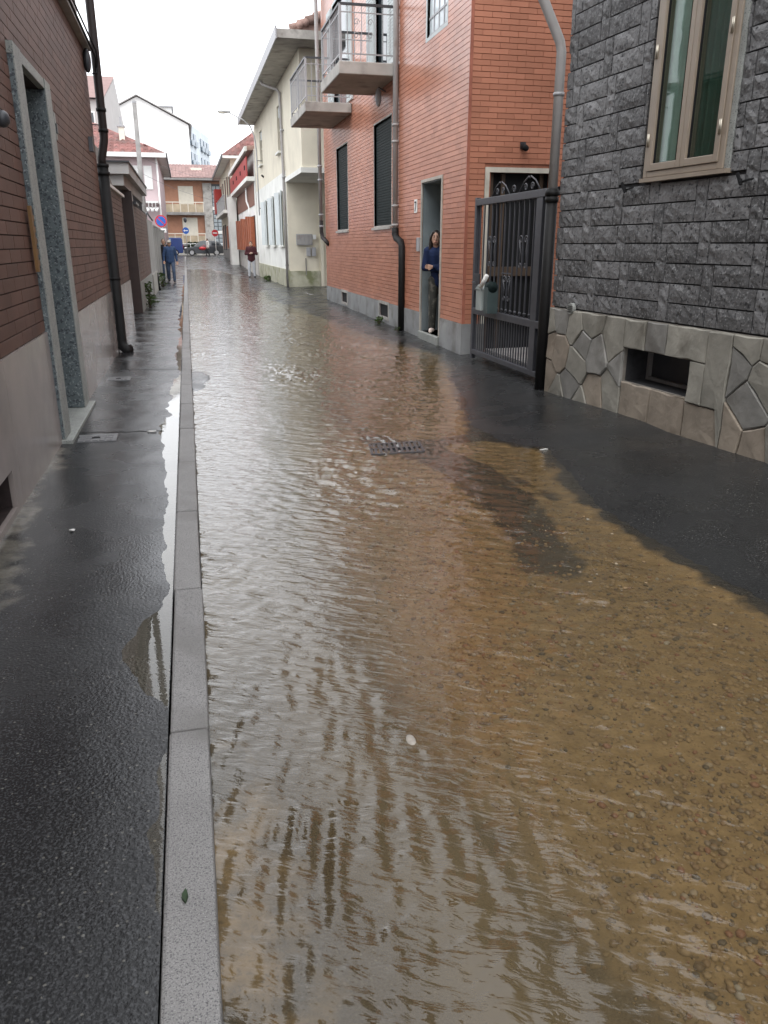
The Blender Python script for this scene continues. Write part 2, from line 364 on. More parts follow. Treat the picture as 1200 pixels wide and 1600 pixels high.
# a wall slab in a vertical plane with rectangular holes: u axis horizontal, n = outward normal
def wall_with_holes(mb, org, u, n, u0, u1, z0, z1, holes, t):
    org, u, n = Vector(org), Vector(u), Vector(n)
    us = sorted({u0, u1, *[h[i] for h in holes for i in (0, 1) if u0 < h[i] < u1]}); zs = sorted({z0, z1, *[h[i] for h in holes for i in (2, 3) if z0 < h[i] < z1]})
    for a, b in zip(us, us[1:]):
        run = None
        cells = []
        for c, d in zip(zs, zs[1:]):
            mu, mz = (a+b)/2, (c+d)/2
            if any(h[0] < mu < h[1] and h[2] < mz < h[3] for h in holes): 
                if run: cells.append(run); run = None
            else: run = (run[0], d) if run else (c, d)
        if run: cells.append(run)
        for c, d in cells:
            p = [org + u*uu + n*nn + Vector((0, 0, zz)) for zz in (c, d) for (uu, nn) in ((a, -t), (b, -t), (b, 0), (a, 0))]
            mb.hexa(p)

# courses of thin klinker tiles: the largest in view are objects, the rest one mesh
def tile_wall(parent, org, u, n, u0, u1, z0, z1, holes, TL, TH, joint, proud, m, maxobj, nm='tile', stag=.5):
    org, u, n = Vector(org), Vector(u), Vector(n)
    def tile_mb(w, h, at=Vector()):
        c = .0016; mb = MB()
        b0 = [at + u*a + Vector((0,0,z)) for a, z in ((0,0),(w,0),(w,h),(0,h))]
        b1 = [at + u*a + n*proud*.6 + Vector((0,0,z)) for a, z in ((0,0),(w,0),(w,h),(0,h))]
        b2 = [at + u*a + n*proud + Vector((0,0,z)) for a, z in ((c,c),(w-c,c),(w-c,h-c),(c,h-c))]
        mb.add(b0+b1+b2, [(8,9,10,11)] + [(i,(i+1)%4,4+(i+1)%4,4+i) for i in range(4)] + [(4+i,4+(i+1)%4,8+(i+1)%4,8+i) for i in range(4)])
        return mb
    full, rest = [], MB()
    k = 0; z = z0
    while z < z1 - .01:
        h = min(TH, z1 - z) - joint
        a = u0 - (TL * stag if k % 2 else 0) 
        while a < u1 - .005:
            s0, s1 = max(a, u0), min(a + TL, u1)
            segs = [(s0, s1)]
            for hh in holes:
                if z + h > hh[2] + .004 and z < hh[3] - .004:
                    ns = []
                    for (p, q) in segs:
                        if hh[1] <= p or hh[0] >= q: ns.append((p, q)); continue
                        if hh[0] > p: ns.append((p, hh[0]))
                        if hh[1] < q: ns.append((hh[1], q))
                    segs = ns
            for (p, q) in segs:
                if q - p < .02: continue
                at = org + u*p + Vector((0,0,z))
                jit = n * random.uniform(-.0008, .0008)
                if abs((q-p) - TL) < 1e-6 and abs(h - (TH - joint)) < 1e-6: full.append((rank(at), at + jit))
                else: t = tile_mb(q-p-.0022, h, at + jit); rest.add(t.v, t.f)
            a += TL
        z += TH; k += 1
    full.sort(key=lambda q: q[0])
    proto = tile_mb(TL - .0022, TH - joint).mesh(nm); proto.materials.append(M[m])
    for r, at in full[:maxobj]: link(nm, proto, parent, at)
    t0 = tile_mb(TL - .0022, TH - joint)
    for r, at in full[maxobj:]: rest.add([at + Vector(v) for v in t0.v], t0.f)
    if rest.v: rest.build(nm + '_field', m, parent, kind='stuff')

# ------------------------------------------------------------------ smooth value noise (numpy)
_lat = rng.random((256, 256))
def vnoise(x, y):
    x = np.asarray(x, float); y = np.asarray(y, float)
    xi = np.floor(x).astype(int); yi = np.floor(y).astype(int); fx = x - xi; fy = y - yi
    fx = fx*fx*fx*(fx*(fx*6-15)+10); fy = fy*fy*fy*(fy*(fy*6-15)+10)
    g = lambda a, b: _lat[a % 256, b % 256]
    return (g(xi, yi)*(1-fx) + g(xi+1, yi)*fx)*(1-fy) + (g(xi, yi+1)*(1-fx) + g(xi+1, yi+1)*fx)*fy
def fbm(x, y, o=4):
    s = 0; a = .5
    for i in range(o): s = s + a*(vnoise(x*2**i + 17*i, y*2**i + 31*i) - .5); a *= .55
    return s

# ------------------------------------------------------------------ ground profile
WALL_L, KERB_L, KERB_R, FACE_R = -1.07, -.172, -.05, 3.85
def rise(y): return np.maximum(0, np.asarray(y, float) - 45) * .015
def risef(y): return max(0., y - 45) * .015
_sy = [-4, 0, 2, 2.7, 3.4, 4.2, 5.0, 5.6, 5.9, 6.5, 7.5, 8.8, 10, 11.2, 12.5, 14, 17, 20, 24, 28, 33, 38, 44, 48, 52]
_sx = [2.9, 2.7, 2.52, 2.47, 2.42, 2.40, 2.58, 2.72, 2.45, 2.42, 2.72, 3.05, 3.4, 3.7, 3.45, 3.2, 3.05, 2.75, 2.55, 2.6, 2.3, 2.7, 2.6, 2.4, 1.6]
WATER = .05
def shore(y): return np.interp(y, _sy, _sx)
def bed(x, y):
    xs = shore(y) + .10 * fbm(x*1.2, y*1.1, 4) * np.interp(y, [0, 1.2, 12, 22, 50], [.2, .3, 2.2, 8, 22])
    s = (xs - x)
    deep = np.interp(y, [0, 6, 9, 14, 25, 40, 52], [.052, .05, .036, .026, .018, .014, .006])
    d_in = .004 + deep * (1 - np.exp(-np.maximum(s, 0) / .8))
    xc = np.interp(y, [0, 1, 1.5, 2, 3, 4, 6, 9], [.66, .58, .50, .44, .38, .36, .45, .6]); lft = np.where((x < xc) & (y > 2.2), np.clip((y - 2.2)/1.0, 0, 1), 0)
    g = np.exp(-((x - xc)/.27)**2); d_near = .013 + .046*np.maximum(g, lft*.8)
    wn_ = np.clip((8.5 - y)/2.5, 0, 1); d_in = d_in*(1 - wn_) + d_near*wn_
    d_in = np.where(s < .25, d_in * np.clip(s / .25, 0, 1), d_in)
    up = -np.minimum(.062 * np.maximum(-s, 0), .1)
    z = WATER - np.where(s > 0, d_in, up)
    z = z + np.clip(y/8, .25, 1) * (.005 * fbm(x*3, y*3, 4) + .006 * fbm(x*.9 + 5, y*.7, 3))
    isl = .075 * np.exp(-((x + .02) / .24)**2 - ((y - 9.6) / .8)**2) * np.clip(1 + 2.2*fbm(x*4, y*1.6, 3), .2, 2); z = np.where(isl > .0005, np.maximum(z, np.minimum(z + isl, WATER + .007 + .004*fbm(x*6, y*5, 3))), z)
    return z + rise(y)
def silt_mask(x, y):
    xb = np.interp(y, [0, 1, 2, 3, 4, 6, 8, 12, 20], [.95, .84, .68, .56, .52, .62, .85, 1.1, 1.3]) + .12*fbm(x*2, y*2, 3)
    s = (.14 + .86*np.clip((x - xb)/.22 + .4, 0, 1)) * np.interp(y, [0, 7, 10, 14, 30], [1., 1., .8, .6, .4])
    s = np.maximum(s, .50*np.clip((.30 + .1*fbm(x*3, y*2, 2) - x)/.12, 0, 1)*np.clip((2.6 - y)/.8, 0, 1))
    def band(pts, w, amt):
        nonlocal s
        d = np.full_like(x, 9.)
        for (a, b) in zip(pts, pts[1:]):
            a = np.array(a); b = np.array(b); ab = b - a; t = np.clip(((x-a[0])*ab[0] + (y-a[1])*ab[1]) / (ab@ab), 0, 1)
            ww = a[2]*(1-t) + b[2]*t if len(a) > 2 else w
            d = np.minimum(d, np.hypot(x - a[0] - t*ab[0], y - a[1] - t*ab[1]) / ww)
        s = s * (1 - amt * np.clip(1.35 - d, 0, 1))
    band([(1.62, 6.0), (1.82, 5.3), (1.88, 4.3), (1.72, 3.4)], .20, 1.)
    band([(1.75, 5.8), (1.95, 5.2), (1.95, 4.5)], .16, 1.)
    band([(1.45, 6.3), (1.55, 5.95), (1.8, 5.8)], .16, 1.)
    band([(1.6, 6.0), (2.1, 6.1), (2.6, 6.2)], .15, 1.)
    band([(1.5, 6.0), (1.3, 7.5), (1.5, 9.5)], .12, .5)
    band([(2.15, 5.0), (2.2, 4.4)], .05, .6)
    edge = shore(y) - x
    s = s * np.clip((edge + .02)/.24, 0, 1); s = np.where((x < .5) & (np.abs(y - 9.7) < 1.2), 0, s)
    return s
def grid_mesh(name, xs, ys, zf, m, attrs=None, keep=None, **tags):
    X, Y = np.meshgrid(xs, ys); Zv = zf(X, Y)
    nx, ny = len(xs), len(ys)
    idx = np.arange(nx*ny).reshape(ny, nx)
    q = np.stack([idx[:-1,:-1], idx[:-1,1:], idx[1:,1:], idx[1:,:-1]], -1).reshape(-1, 4)
    V = np.stack([X, Y, Zv], -1).reshape(-1, 3)
    if keep is not None:
        k = keep(X, Y, Zv).reshape(-1); q = q[k[q].any(1)]
        used = np.unique(q); rm = np.full(nx*ny, -1); rm[used] = np.arange(len(used)); q = rm[q]; sel = used
    else: sel = np.arange(nx*ny)
    me = bpy.data.meshes.new(name)
    me.from_pydata(V[sel].tolist(), [], q.tolist()); me.update(); me.shade_smooth(); me.materials.append(M[m])
    for an, fn in (attrs or {}).items():
        a = me.attributes.new(an, 'FLOAT', 'POINT'); a.data.foreach_set('value', fn(X, Y, Zv).reshape(-1)[sel].astype(np.float32))
    return link(name, me, **tags)
def spaced(y0, y1, a, b):
    r = [y0]
    while r[-1] < y1: r.append(r[-1] + a + b*max(0, r[-1]))
    return np.array(r)

# ------------------------------------------------------------------ setting: ground sheet, road, pavement, kerb, water
MB().add([(-900,-300,-.35),(900,-300,-.35),(900,1500,-.35),(-900,1500,-.35)], [(0,1,2,3)]).build('ground', 'asphalt', kind='structure')
grid_mesh('road', np.concatenate([np.arange(-.06, 2.2, .03), np.arange(2.2, 7.3, .1)]), spaced(-4, 82, .02, .008), bed, 'road', {'silt': lambda X, Y, Zv: silt_mask(X, Y)}, kind='structure')
B(-60, 80, 80, 93, -.4, .583).build('cross_street', 'asphalt', kind='structure')

# pavement on the left: higher at the wall, hollow along the kerb
PUD = .110
_py = [-4, 1.5, 1.7, 2.0, 2.3, 2.5, 2.75, 3.0, 3.2, 3.45, 3.75, 4.1, 4.4, 5.2, 5.9, 6.6, 7.3, 8.7, 10, 11.5, 14, 18, 25, 50]
_pd = [-.02, -.02, .05, .05, -.03, .06, .19, .15, .02, .02, .07, .03, .05, .08, .11, .18, .11, .09, .02, .07, .04, .09, .05, .03]
def pave(x, y):
    d = KERB_L - x; dl = np.interp(y, _py, _pd)
    t = d - dl - .11*fbm(x*4.5, y*3.4, 4)
    z = PUD + np.where(t > 0, .028*t, .05*t) + .0022*fbm(x*7, y*6, 4) + .010*np.clip(d - .35, 0, 1)*fbm(x*1.5, y*.55, 3)
    return z + rise(y)
def pave_dirt(x, y):
    d = x - WALL_L
    return .62*np.clip((.26 + .35*fbm(x*2, y*1.4, 4) - d)/.2, 0, 1)*np.interp(y, [-4, 2.5, 3.6, 6.2, 6.4, 30], [.2, .5, 1, 1, .25, .1])
grid_mesh('pavement', np.append(np.arange(-2.3, KERB_L - .004, .03), KERB_L - .004), spaced(-4, 78, .012, .006), pave, 'pavement', {'silt': lambda X, Y, Zv: pave_dirt(X, Y)}, kind='structure')
grid_mesh('puddle', np.append(np.arange(-.75, KERB_L - .006, .015), KERB_L - .006), spaced(-2, 44, .008, .005),
          lambda X, Y: np.full_like(X, PUD) + rise(Y), 'puddle', {'depth': lambda X, Y, Zv: np.maximum(0, Zv - pave(X, Y))},
          keep=lambda X, Y, Zv: Zv > pave(X, Y) - .001, kind='structure')

kerb = link('kerb', None, None, (-.11, 1, .0), kind='structure')
kmb = B(KERB_L, KERB_R, 0, 1.108, -.16, 0); kme = kmb.mesh('kerb_stone'); kme.materials.append(M['kerb'])
yk = 2.225 - 1.12*5
while yk < 77:
    o = link('kerb_stone', kme, kerb, (random.uniform(-.003, .003), yk, .124 + risef(yk) + random.uniform(-.002, .003)))
    o.rotation_euler = (math.atan(.015) if yk > 45 else random.uniform(-.002, .002), 0, random.uniform(-.0015, .0015))
    bevel(o, .010, 2)
    yk += 1.12

# flood water: ripples are geometry
def rot(x, y, deg): c, s = math.cos(R(deg)), math.sin(R(deg)); return x*c + y*s, -x*s + y*c
def ripple(X, Y):
    wx = X + .10*fbm(X*1.7, Y*1.3, 3); wy = Y + .16*fbm(X*1.5 + 9, Y*1.2 + 4, 3)
    def fam(deg, lu, lv, o=2):
        u, v = rot(wx, wy, deg); return fbm(u/lu, v/lv, o)*2
    right = np.clip((X - .55 - .3*fbm(X*.8, Y*.8, 2))/.6, 0, 1); left = 1 - right
    patch = np.clip(.70 + 2.2*fbm(X*.9 + 3, Y*.6 + 8, 3), .18, 1.25); patch2 = np.clip(.65 + 2.4*fbm(X*1.6 + 13, Y*1.1 + 2, 3), .1, 1.3)
    h = right * (patch*.0170*fam(-28 , .14, .038) + patch2*.0090*fam(-10, .09, .03))
    kerbz = np.clip(1 - X/.55, 0, 1); near = np.clip((3.2 - Y + .8*fbm(X*1.2, Y, 2))/1.4, 0, 1)
    h = h + left * ((1-near)*(patch2*.0066*fam(-42, .14, .040) + patch*.0058*fam(45, .12, .038)*kerbz) + near*(patch*.0140*fam(80, .22, .045) + patch2*.0075*fam(35, .09, .034)))
    h = h + .006*fbm(X*2.6, Y*1.6, 3)
    # turbulence at the drain
    d = np.hypot((X - 1.53)/.26, (Y - 5.95)/.24)
    h = h + np.exp(-d*d*1.2) * (.050*fbm(X*17, Y*9, 3) - .012)
    d2 = np.hypot((X - 1.50)/.24, (Y - 6.22)/.16)
    h = h + np.exp(-d2*d2) * (.035*fbm(X*22, Y*9, 3) + .004)
    calm = np.clip((shore(Y) - X)/.5, .12, 1) * np.interp(Y, [0, 12, 20, 50], [1, 1, .75, .4])
    return h*calm
grid_mesh('flood_water', np.concatenate([np.arange(KERB_R + .002, 2.7, .0125), np.arange(2.7, 3.84, .03)]), spaced(-2.5, 52, .0075, .0036),
          lambda X, Y: WATER + rise(Y) + ripple(X, Y), 'flood',
          {'depth': lambda X, Y, Zv: np.maximum(0, WATER + rise(Y) - bed(X, Y))},
          keep=lambda X, Y, Zv: Zv > bed(X, Y) - .004, kind='structure')

# gravel washed over the right-hand shallows
def gravel():
    t = (1 + 5**.5)/2; ico = np.array([(-1,t,0),(1,t,0),(-1,-t,0),(1,-t,0),(0,-1,t),(0,1,t),(0,-1,-t),(0,1,-t),(t,0,-1),(t,0,1),(-t,0,-1),(-t,0,1)])/1.9
    fc = np.array([(0,11,5),(0,5,1),(0,1,7),(0,7,10),(0,10,11),(1,5,9),(5,11,4),(11,10,2),(10,7,6),(7,1,8),(3,9,4),(3,4,2),(3,2,6),(3,6,8),(3,8,9),(4,9,5),(2,4,11),(6,2,10),(8,6,7),(9,8,1)])
    N = 60000
    x = rng.uniform(.35, 2.7, N); y = rng.uniform(.3, 6.5, N)**1.0
    dens = np.clip((x - .62 - .1*fbm(x, y*2, 3))/.35, 0, 1) * np.clip((shore(y) - .10 - x)/.25, 0, 1) * np.clip((5.6 - y)/2.6, .05, 1) * np.clip(.65 + 1.6*fbm(x*2, y*2, 3), .1, 1) * np.clip(silt_mask(x, y)*1.3, .15, 1)
    k = rng.random(N) < dens; x, y = x[k], y[k]; n = len(x)
    r = .0028 + .0085*rng.random(n)**3.2
    z = bed(x, y) + r*.25
    sc = np.stack([r*rng.uniform(.8, 1.7, n), r*rng.uniform(.8, 1.5, n), r*rng.uniform(.45, .8, n)], -1)
    a = rng.uniform(0, 6.28, n); c, s = np.cos(a), np.sin(a)
    P = ico[None]*sc[:, None] * rng.uniform(.8, 1.15, (n, 12, 1))
    P = np.stack([P[..., 0]*c[:, None] - P[..., 1]*s[:, None], P[..., 0]*s[:, None] + P[..., 1]*c[:, None], P[..., 2]], -1) + np.stack([x, y, z], -1)[:, None]
    F = (fc[None] + (np.arange(n)*12)[:, None, None]).reshape(-1, 3)
    me = bpy.data.meshes.new('gravel'); me.from_pydata(P.reshape(-1, 3).tolist(), [], F.tolist()); me.update(); me.shade_smooth(); me.materials.append(M['gravel'])
    link('gravel', me, label='brown and grey gravel washed under the shallow muddy water', cat='gravel', kind='stuff')
gravel()

# ================================================================== LEFT: brown tiled house
UY, NX = (0, 1, 0), (1, 0, 0)
lh = thing('tiled_house', (-4, 4, 0), 'brown klinker-tiled house with polished stone base and granite doorway', 'house')
XW = -1.085
w = MB(); doorh = (6.62, 7.68, .1, 2.82); venth = (3.75, 4.62, .17, .39)
wall_with_holes(w, (XW, 0, 0), UY, NX, -4, 11.9, -.1, 4.05, [doorh, venth], .45)
w.box(-7, XW - .46, -4, 11.9, -.1, 4.05)
lw = w.build('wall', 'brown_joint', lh)
tile_wall(lw, (XW, 0, 0), UY, NX, -4, 11.9, .99, 3.96, [(6.36, 7.94, 0, 2.9)], .34, .084, .005, .014, 'brown_tile', 300)
def slabs(parent, x, ys, z0, z1, holes=(), t=.03, m='marble'):
    for a, b in zip(ys, ys[1:]):
        mb = MB(); wall_with_holes(mb, (x, 0, 0), UY, NX, a + .002, b - .002, z0, z1, [h for h in holes if h[0] < b and h[1] > a], t)
        mb.build('stone_slab', m, parent)
slabs(lh, XW + .028, [-4, -2.2, -.4, 1.4, 3.2, 4.8, 6.36], .05, .985, [venth])
slabs(lh, XW + .028, [7.94, 9.55, 10.9, 11.9], .05, .985)
B(XW - .4, XW - .30, 3.7, 4.7, .12, .45).build('cellar_vent', 'black', lh)
ds = bevel(B(-1.42, -1.035, 6.36, 6.64, .16, 2.82).build('door_jamb', 'granite', lh), .004)
bevel(B(-1.42, -1.035, 7.66, 7.94, .16, 2.82).build('door_jamb', 'granite', lh), .004)
bevel(B(-1.42, -1.035, 6.36, 7.94, 2.823, 2.90).build('door_lintel', 'granite_light', lh), .004)
bevel(B(-1.037, -1.028, 6.36, 6.645, .16, 2.90).build('door_trim', 'granite_light', lh), .002)
bevel(B(-1.037, -1.028, 7.655, 7.94, .16, 2.90).build('door_trim', 'granite_light', lh), .002)
bevel(B(-1.45, -.975, 6.32, 8.0, .085, .158).build('door_step', 'granite_light', lh), .006)
dp = B(-1.46, -1.425, 6.6, 7.7, .16, 2.83).build('door', 'pipe_brown', lh)
for i in range(3): B(-1.424, -1.412, 6.74, 7.56, .35 + i*.83, 1.05 + i*.83).build('door_panel', 'brown_metal', dp)
mb = MB(); mb.box(-1.052, -1.030, 6.20, 6.255, 1.42, 1.86)
wp = mb.build('wooden_strip', 'wood', lh)
for i in range(5): B(-1.056, -1.03, 6.258, 6.292, 1.46 + i*.075, 1.50 + i*.075).build('wooden_tooth', 'wood', wp)
bevel(B(XW, -1.03, 7.985, 8.075, 2.48, 2.70).build('doorbell_plate', 'granite_light', lh), .004)
B(-1.03, -1.02, 8.0, 8.06, 2.53, 2.61).build('bell_button', 'dark_metal', lh)
MB().ellipsoid((-1.03, 5.66, 2.33), (.045, .05, .05)).build('wall_lamp', 'dark_metal', lh, smooth=True)
MB().prism([(-1.07, 11.08, 2.70), (-1.07, 11.22, 2.70), (-1.07, 11.18, 2.87), (-1.07, 11.12, 2.87)], (.05, 0, 0)).build('vent_hood', 'dark_metal', lh)
# string course with its cables, grey plaster storey above
B(-1.30, -.99, -4, 11.95, 3.962, 4.05).build('string_course', 'concrete', lh)
B(-7, -1.11, -4, 11.9, 4.05, 7.6).build('upper_wall', 'grey_plaster', lh)
cb = MB().tube([(-.965, -4, 3.98), (-.97, 4, 3.95), (-.965, 9, 3.985), (-.97, 11.7, 3.955), (-.95, 11.95, 3.9), (-.96, 11.98, 3.78)], .014, 6)
cb.tube([(-.95, -4, 4.03), (-.95, 6, 4.05), (-.955, 11.3, 4.03), (-.93, 11.9, 3.97), (-.93, 12.0, 3.86), (-.95, 11.95, 3.72), (-1.0, 11.9, 3.70)], .011, 6)
cab = cb.build('cable', 'black', lh, smooth=True)
MB().ellipsoid((-1.03, 11.65, 3.80), (.05, .07, .14)).build('junction_box', 'dark_metal', lh, smooth=True)
# downpipe: brown upper, cast iron lower with shoe
def pipe(parent, pts, r, m, name='downpipe', n=14): return MB().tube(pts, r, n).build(name, m, parent, smooth=True)
PX, PY = -1.015, 12.05
lp = pipe(lh, [(PX+.06, PY, 7.6), (PX+.06, PY, 3.0), (PX+.055, PY, 2.93), (PX+.02, PY-.01, 2.78), (PX, PY-.01, 2.70), (PX, PY-.01, 2.55)], .055, 'pipe_brown')
pipe(lh, [(PX, PY-.01, 2.62), (PX, PY-.01, .30), (PX+.01, PY-.02, .22), (PX+.07, PY-.06, .16), (PX+.12, PY-.09, .165)], .075, 'pipe_black')
for z, rr, xx in ((3.3, .066, PX+.06), (3.05, .066, PX+.06), (2.62, .085, PX), (2.52, .09, PX), (1.15, .082, PX)):
    MB().tube([(xx, PY-.005, z-.02), (xx, PY-.005, z+.02)], rr, 14).build('pipe_collar', 'pipe_black', lp, smooth=True)
MB().bar((-1.09, PY, 3.12), (PX+.07, PY, 3.12), .012).build('pipe_bracket', 'dark_metal', lp)

# ------------------------------------------------------------------ low yard wall with gateway and canopy
yw = thing('yard_wall', (-1.4, 18, 0), 'low brown tiled yard wall with recessed dark gateway under grey canopy', 'wall')
w = MB(); w.box(-1.5, XW, 12.15, 15.9, -.1, 2.42); w.box(-1.5, XW, 19.22, 25.5, -.1, 2.50)
yww = w.build('wall', 'brown_joint', yw)
tile_wall(yww, (XW, 0, 0), UY, NX, 12.15, 15.9, .99, 2.42, [], .34, .084, .005, .014, 'brown_tile', 70)
tile_wall(yww, (XW, 0, 0), UY, NX, 19.22, 25.5, .80, 2.46, [], .34, .084, .005, .014, 'brown_tile', 30)
slabs(yw, XW + .028, [12.15, 13.6, 15.0, 15.9], .05, .985)
slabs(yw, XW + .028, [19.22, 20.8, 22.4, 24.0, 25.5], .05, .80, m='granite_light')
B(-1.55, -1.02, 12.05, 15.95, 2.42, 2.465).build('coping', 'white_plaster', yw)
MB().prism([(-1.2, 12.3, 2.47), (-1.2, 15.4, 2.47), (-1.2, 15.4, 2.62), (-1.2, 13.6, 2.98), (-1.2, 12.3, 2.98)], (.03, 0, 0)).build('sheet_screen', 'brown_metal', yw)
B(-1.42, -1.38, 15.9, 19.2, .1, 2.75).build('gate_panel', 'brown_metal', yw)
B(-1.38, XW + .02, 19.05, 19.215, .1, 2.72).build('gate_post', 'brown_metal', yw)
B(-1.40, -.98, 15.9, 19.2, .0, .118).build('gate_threshold', 'concrete_dark', yw)
cn = MB(); cn.box(-2.3, -.99, 17.6, 25.3, 2.95, 3.16); cn.box(-2.3, XW - .03, 17.7, 25.2, 2.74, 2.95)
cn.build('canopy', 'grey_plaster', yw)
B(-2.32, -.965, 17.55, 25.35, 3.162, 3.19).build('canopy_flashing', 'dark_metal', yw)
B(-1.3, XW - .032, 19.22, 20.4, 2.50, 2.74).build('canopy_pier', 'grey_plaster', yw)
B(-1.3, -1.2, 20.4, 25.4, 2.50, 2.74).build('vent_opening', 'black', yw)
for i in range(9):
    B(-1.15, -1.13, 20.8 + i*.5, 20.85 + i*.5, 2.50, 2.74).build('vent_bar', 'dark_metal', yw)
B(-1.5, -1.0, 19.3, 20.5, 2.462, 2.52).build('ledge', 'dark_metal', yw)
gp = thing('gate_pillar', (-1.3, 27, 0), 'pale rendered gate pillar with chipped base beyond the tiled wall', 'pillar')
B(-1.6, -1.06, 25.55, 29.6, -.1, 2.34).build('pillar_body', 'grey_plaster', gp)
B(-1.6, -1.02, 25.55, 29.6, -.1, .75).build('pillar_base', 'concrete', gp)
MB().tube([(-1.04, 28.9, .7), (-1.02, 28.9, .3), (-.98, 28.9, .12)], .05).build('drain_spout', 'black', gp, smooth=True)
MB().tube([(-1.1, 25.6, 2.40), (-1.05, 25.8, 2.52), (-1.03, 26.6, 2.45), (-1.05, 29.5, 2.40)], .03, 8).build('cable_conduit', 'dark_metal', gp, smooth=True)
pf = thing('panel_fence', (-1.2, 38, 0), 'grey concrete panel fence with pale posts along the pavement', 'fence')
for i in range(8):
    y = 29.7 + i*2.1
    B(-1.28, -1.04, y, y+.16, -.1, 2.30).build('post', 'grey_plaster', pf)
    if i < 7:
        for k in range(3): B(-1.2, -1.10, y+.165, y+2.095, -.1+k*.78, .67+k*.78).build('panel', 'concrete', pf)
        B(-1.24, -1.06, y+.165, y+2.095, 2.245, 2.285).build('cap', 'dark_metal', pf)

# ------------------------------------------------------------------ plants
def leafy(name, c, n, rad, h, label, cat, group=None, m='leaf', ls=.05, kind=None):
    t = thing(name, c, label, cat, group)
    lm, st = MB(), MB()
    for i in range(n):
        a = random.uniform(0, 6.28); r = rad*math.sqrt(random.random()); z = h*random.random()**.8
        p = Vector((c[0]+r*math.cos(a)*(1-.4*z/h), c[1]+r*math.sin(a)*(1-.4*z/h), c[2]+z))
        d = Vector((random.gauss(0,1), random.gauss(0,1), random.gauss(.3,.6))).normalized(); e = d.cross(Vector((random.random(), random.random(), random.random()))).normalized()
        s = ls*random.uniform(.6, 1.3)
        lm.add([p - d*s, p + e*s*.35, p + d*s, p - e*s*.35], [(0,1,2,3)])
        if i % 6 == 0: st.tube([(c[0]+r*.2*math.cos(a), c[1]+r*.2*math.sin(a), c[2]-.03), ((c[0]+p.x)/2, (c[1]+p.y)/2, c[2]+z*.6), tuple(p)], [.006, .004, .002], 4)
    st.build('stem', 'bark', t); lm.build('foliage', m, t)
    return t
leafy('weed', (-.98, 20.7, .13), 130, .14, .62, 'tall green weed at the foot of the brown tiled wall', 'weed', ls=.06)
leafy('weed', (-.97, 22.2, .13), 70, .18, .22, 'low green weed patch between tall weed and gate pillar', 'weed', ls=.05)
leafy('weed', (-.93, 31.0, .13), 90, .16, .5, 'green weed at the foot of the panel fence', 'weed', ls=.06)
leafy('weed', (3.72, 15.75, .10), 70, .10, .13, 'small bright green weed below the cellar grille of red house', 'weed', ls=.035)
leafy('weed', (3.70, 14.2, .10), 30, .07, .07, 'tiny weed at the foot of the black downpipe', 'weed', ls=.025)
leafy('weed', (3.50, 36.5, .08), 120, .25, .22, 'weeds along the mossy base of the cream house', 'weed', ls=.06)
leafy('bush', (-1.5, 47.5, .1), 900, .55, 2.35, 'green garden bush behind the no parking sign', 'bush', ls=.12)

def conifer(x, y, h, label):
    t = thing('conifer_tree', (x, y, 0), label, 'tree', 'conifers in the yard')
    MB().tube([(x, y, -.1), (x+.05, y, h*.5), (x, y, h)], [.16, .1, .02], 8).build('trunk', 'bark', t, smooth=True)
    lm = MB()
    for i in range(2600):
        z = h*(.18 + .82*random.random()**.85); r = (1 - z/h)*h*.30*math.sqrt(random.random())*random.uniform(.6, 1.25) + .05; a = random.uniform(0, 6.28)
        p = Vector((x+r*math.cos(a), y+r*math.sin(a), z)); d = Vector((math.cos(a), math.sin(a), random.uniform(-.5, .25))).normalized()
        e = d.cross(Vector((0,0,1))).normalized()*random.uniform(.03, .06); s = random.uniform(.10, .24)
        lm.add([p - d*s*.3, p + e, p + d*s, p - e], [(0,1,2,3)])
    lm.build('crown', 'needle', t)
conifer(-3.4, 17.5, 6.6, 'dark pointed conifer in the yard just behind the brown gateway')
conifer(-4.9, 20.5, 7.0, 'tallest dark conifer in the yard, farthest from the tiled wall')
conifer(-3.6, 23.6, 6.2, 'smaller dark conifer in the yard behind the rendered gate pillar')

# ================================================================== RIGHT: dark stone house
SA, SBp = Vector((3.94, 4.58, 0)), Vector((3.73, 7.52, 0))
SU = (SBp - SA).normalized(); SN = Vector((-SU.y, SU.x, 0))
def sp(s, n, z): return SA + SU*s + SN*n + Vector((0, 0, z))
sh = thing('stone_house', (5.5, 4.5, 0), 'dark split-stone house with flagstone base and bronze framed window', 'house')
S0, S1 = -7.5, 3.16
winh = (.80, 1.79, 2.12, 3.95); nich = (.885, 1.80, .43, .73)
w = MB(); wall_with_holes(w, SA - SN*.0, SU, SN, S0, S1, -.1, 7.5, [winh, nich], .4)
shw = w.build('wall', 'stone_joint', sh)
mb = MB(); mb.hexa([sp(S0, -.41, -.1), sp(S0, -5, -.1), sp(S1, -5, -.1), sp(S1, -.41, -.1), sp(S0, -.41, 7.5), sp(S0, -5, 7.5), sp(S1, -5, 7.5), sp(S1, -.41, 7.5)][:8])
mb.build('house_core', 'black', sh)
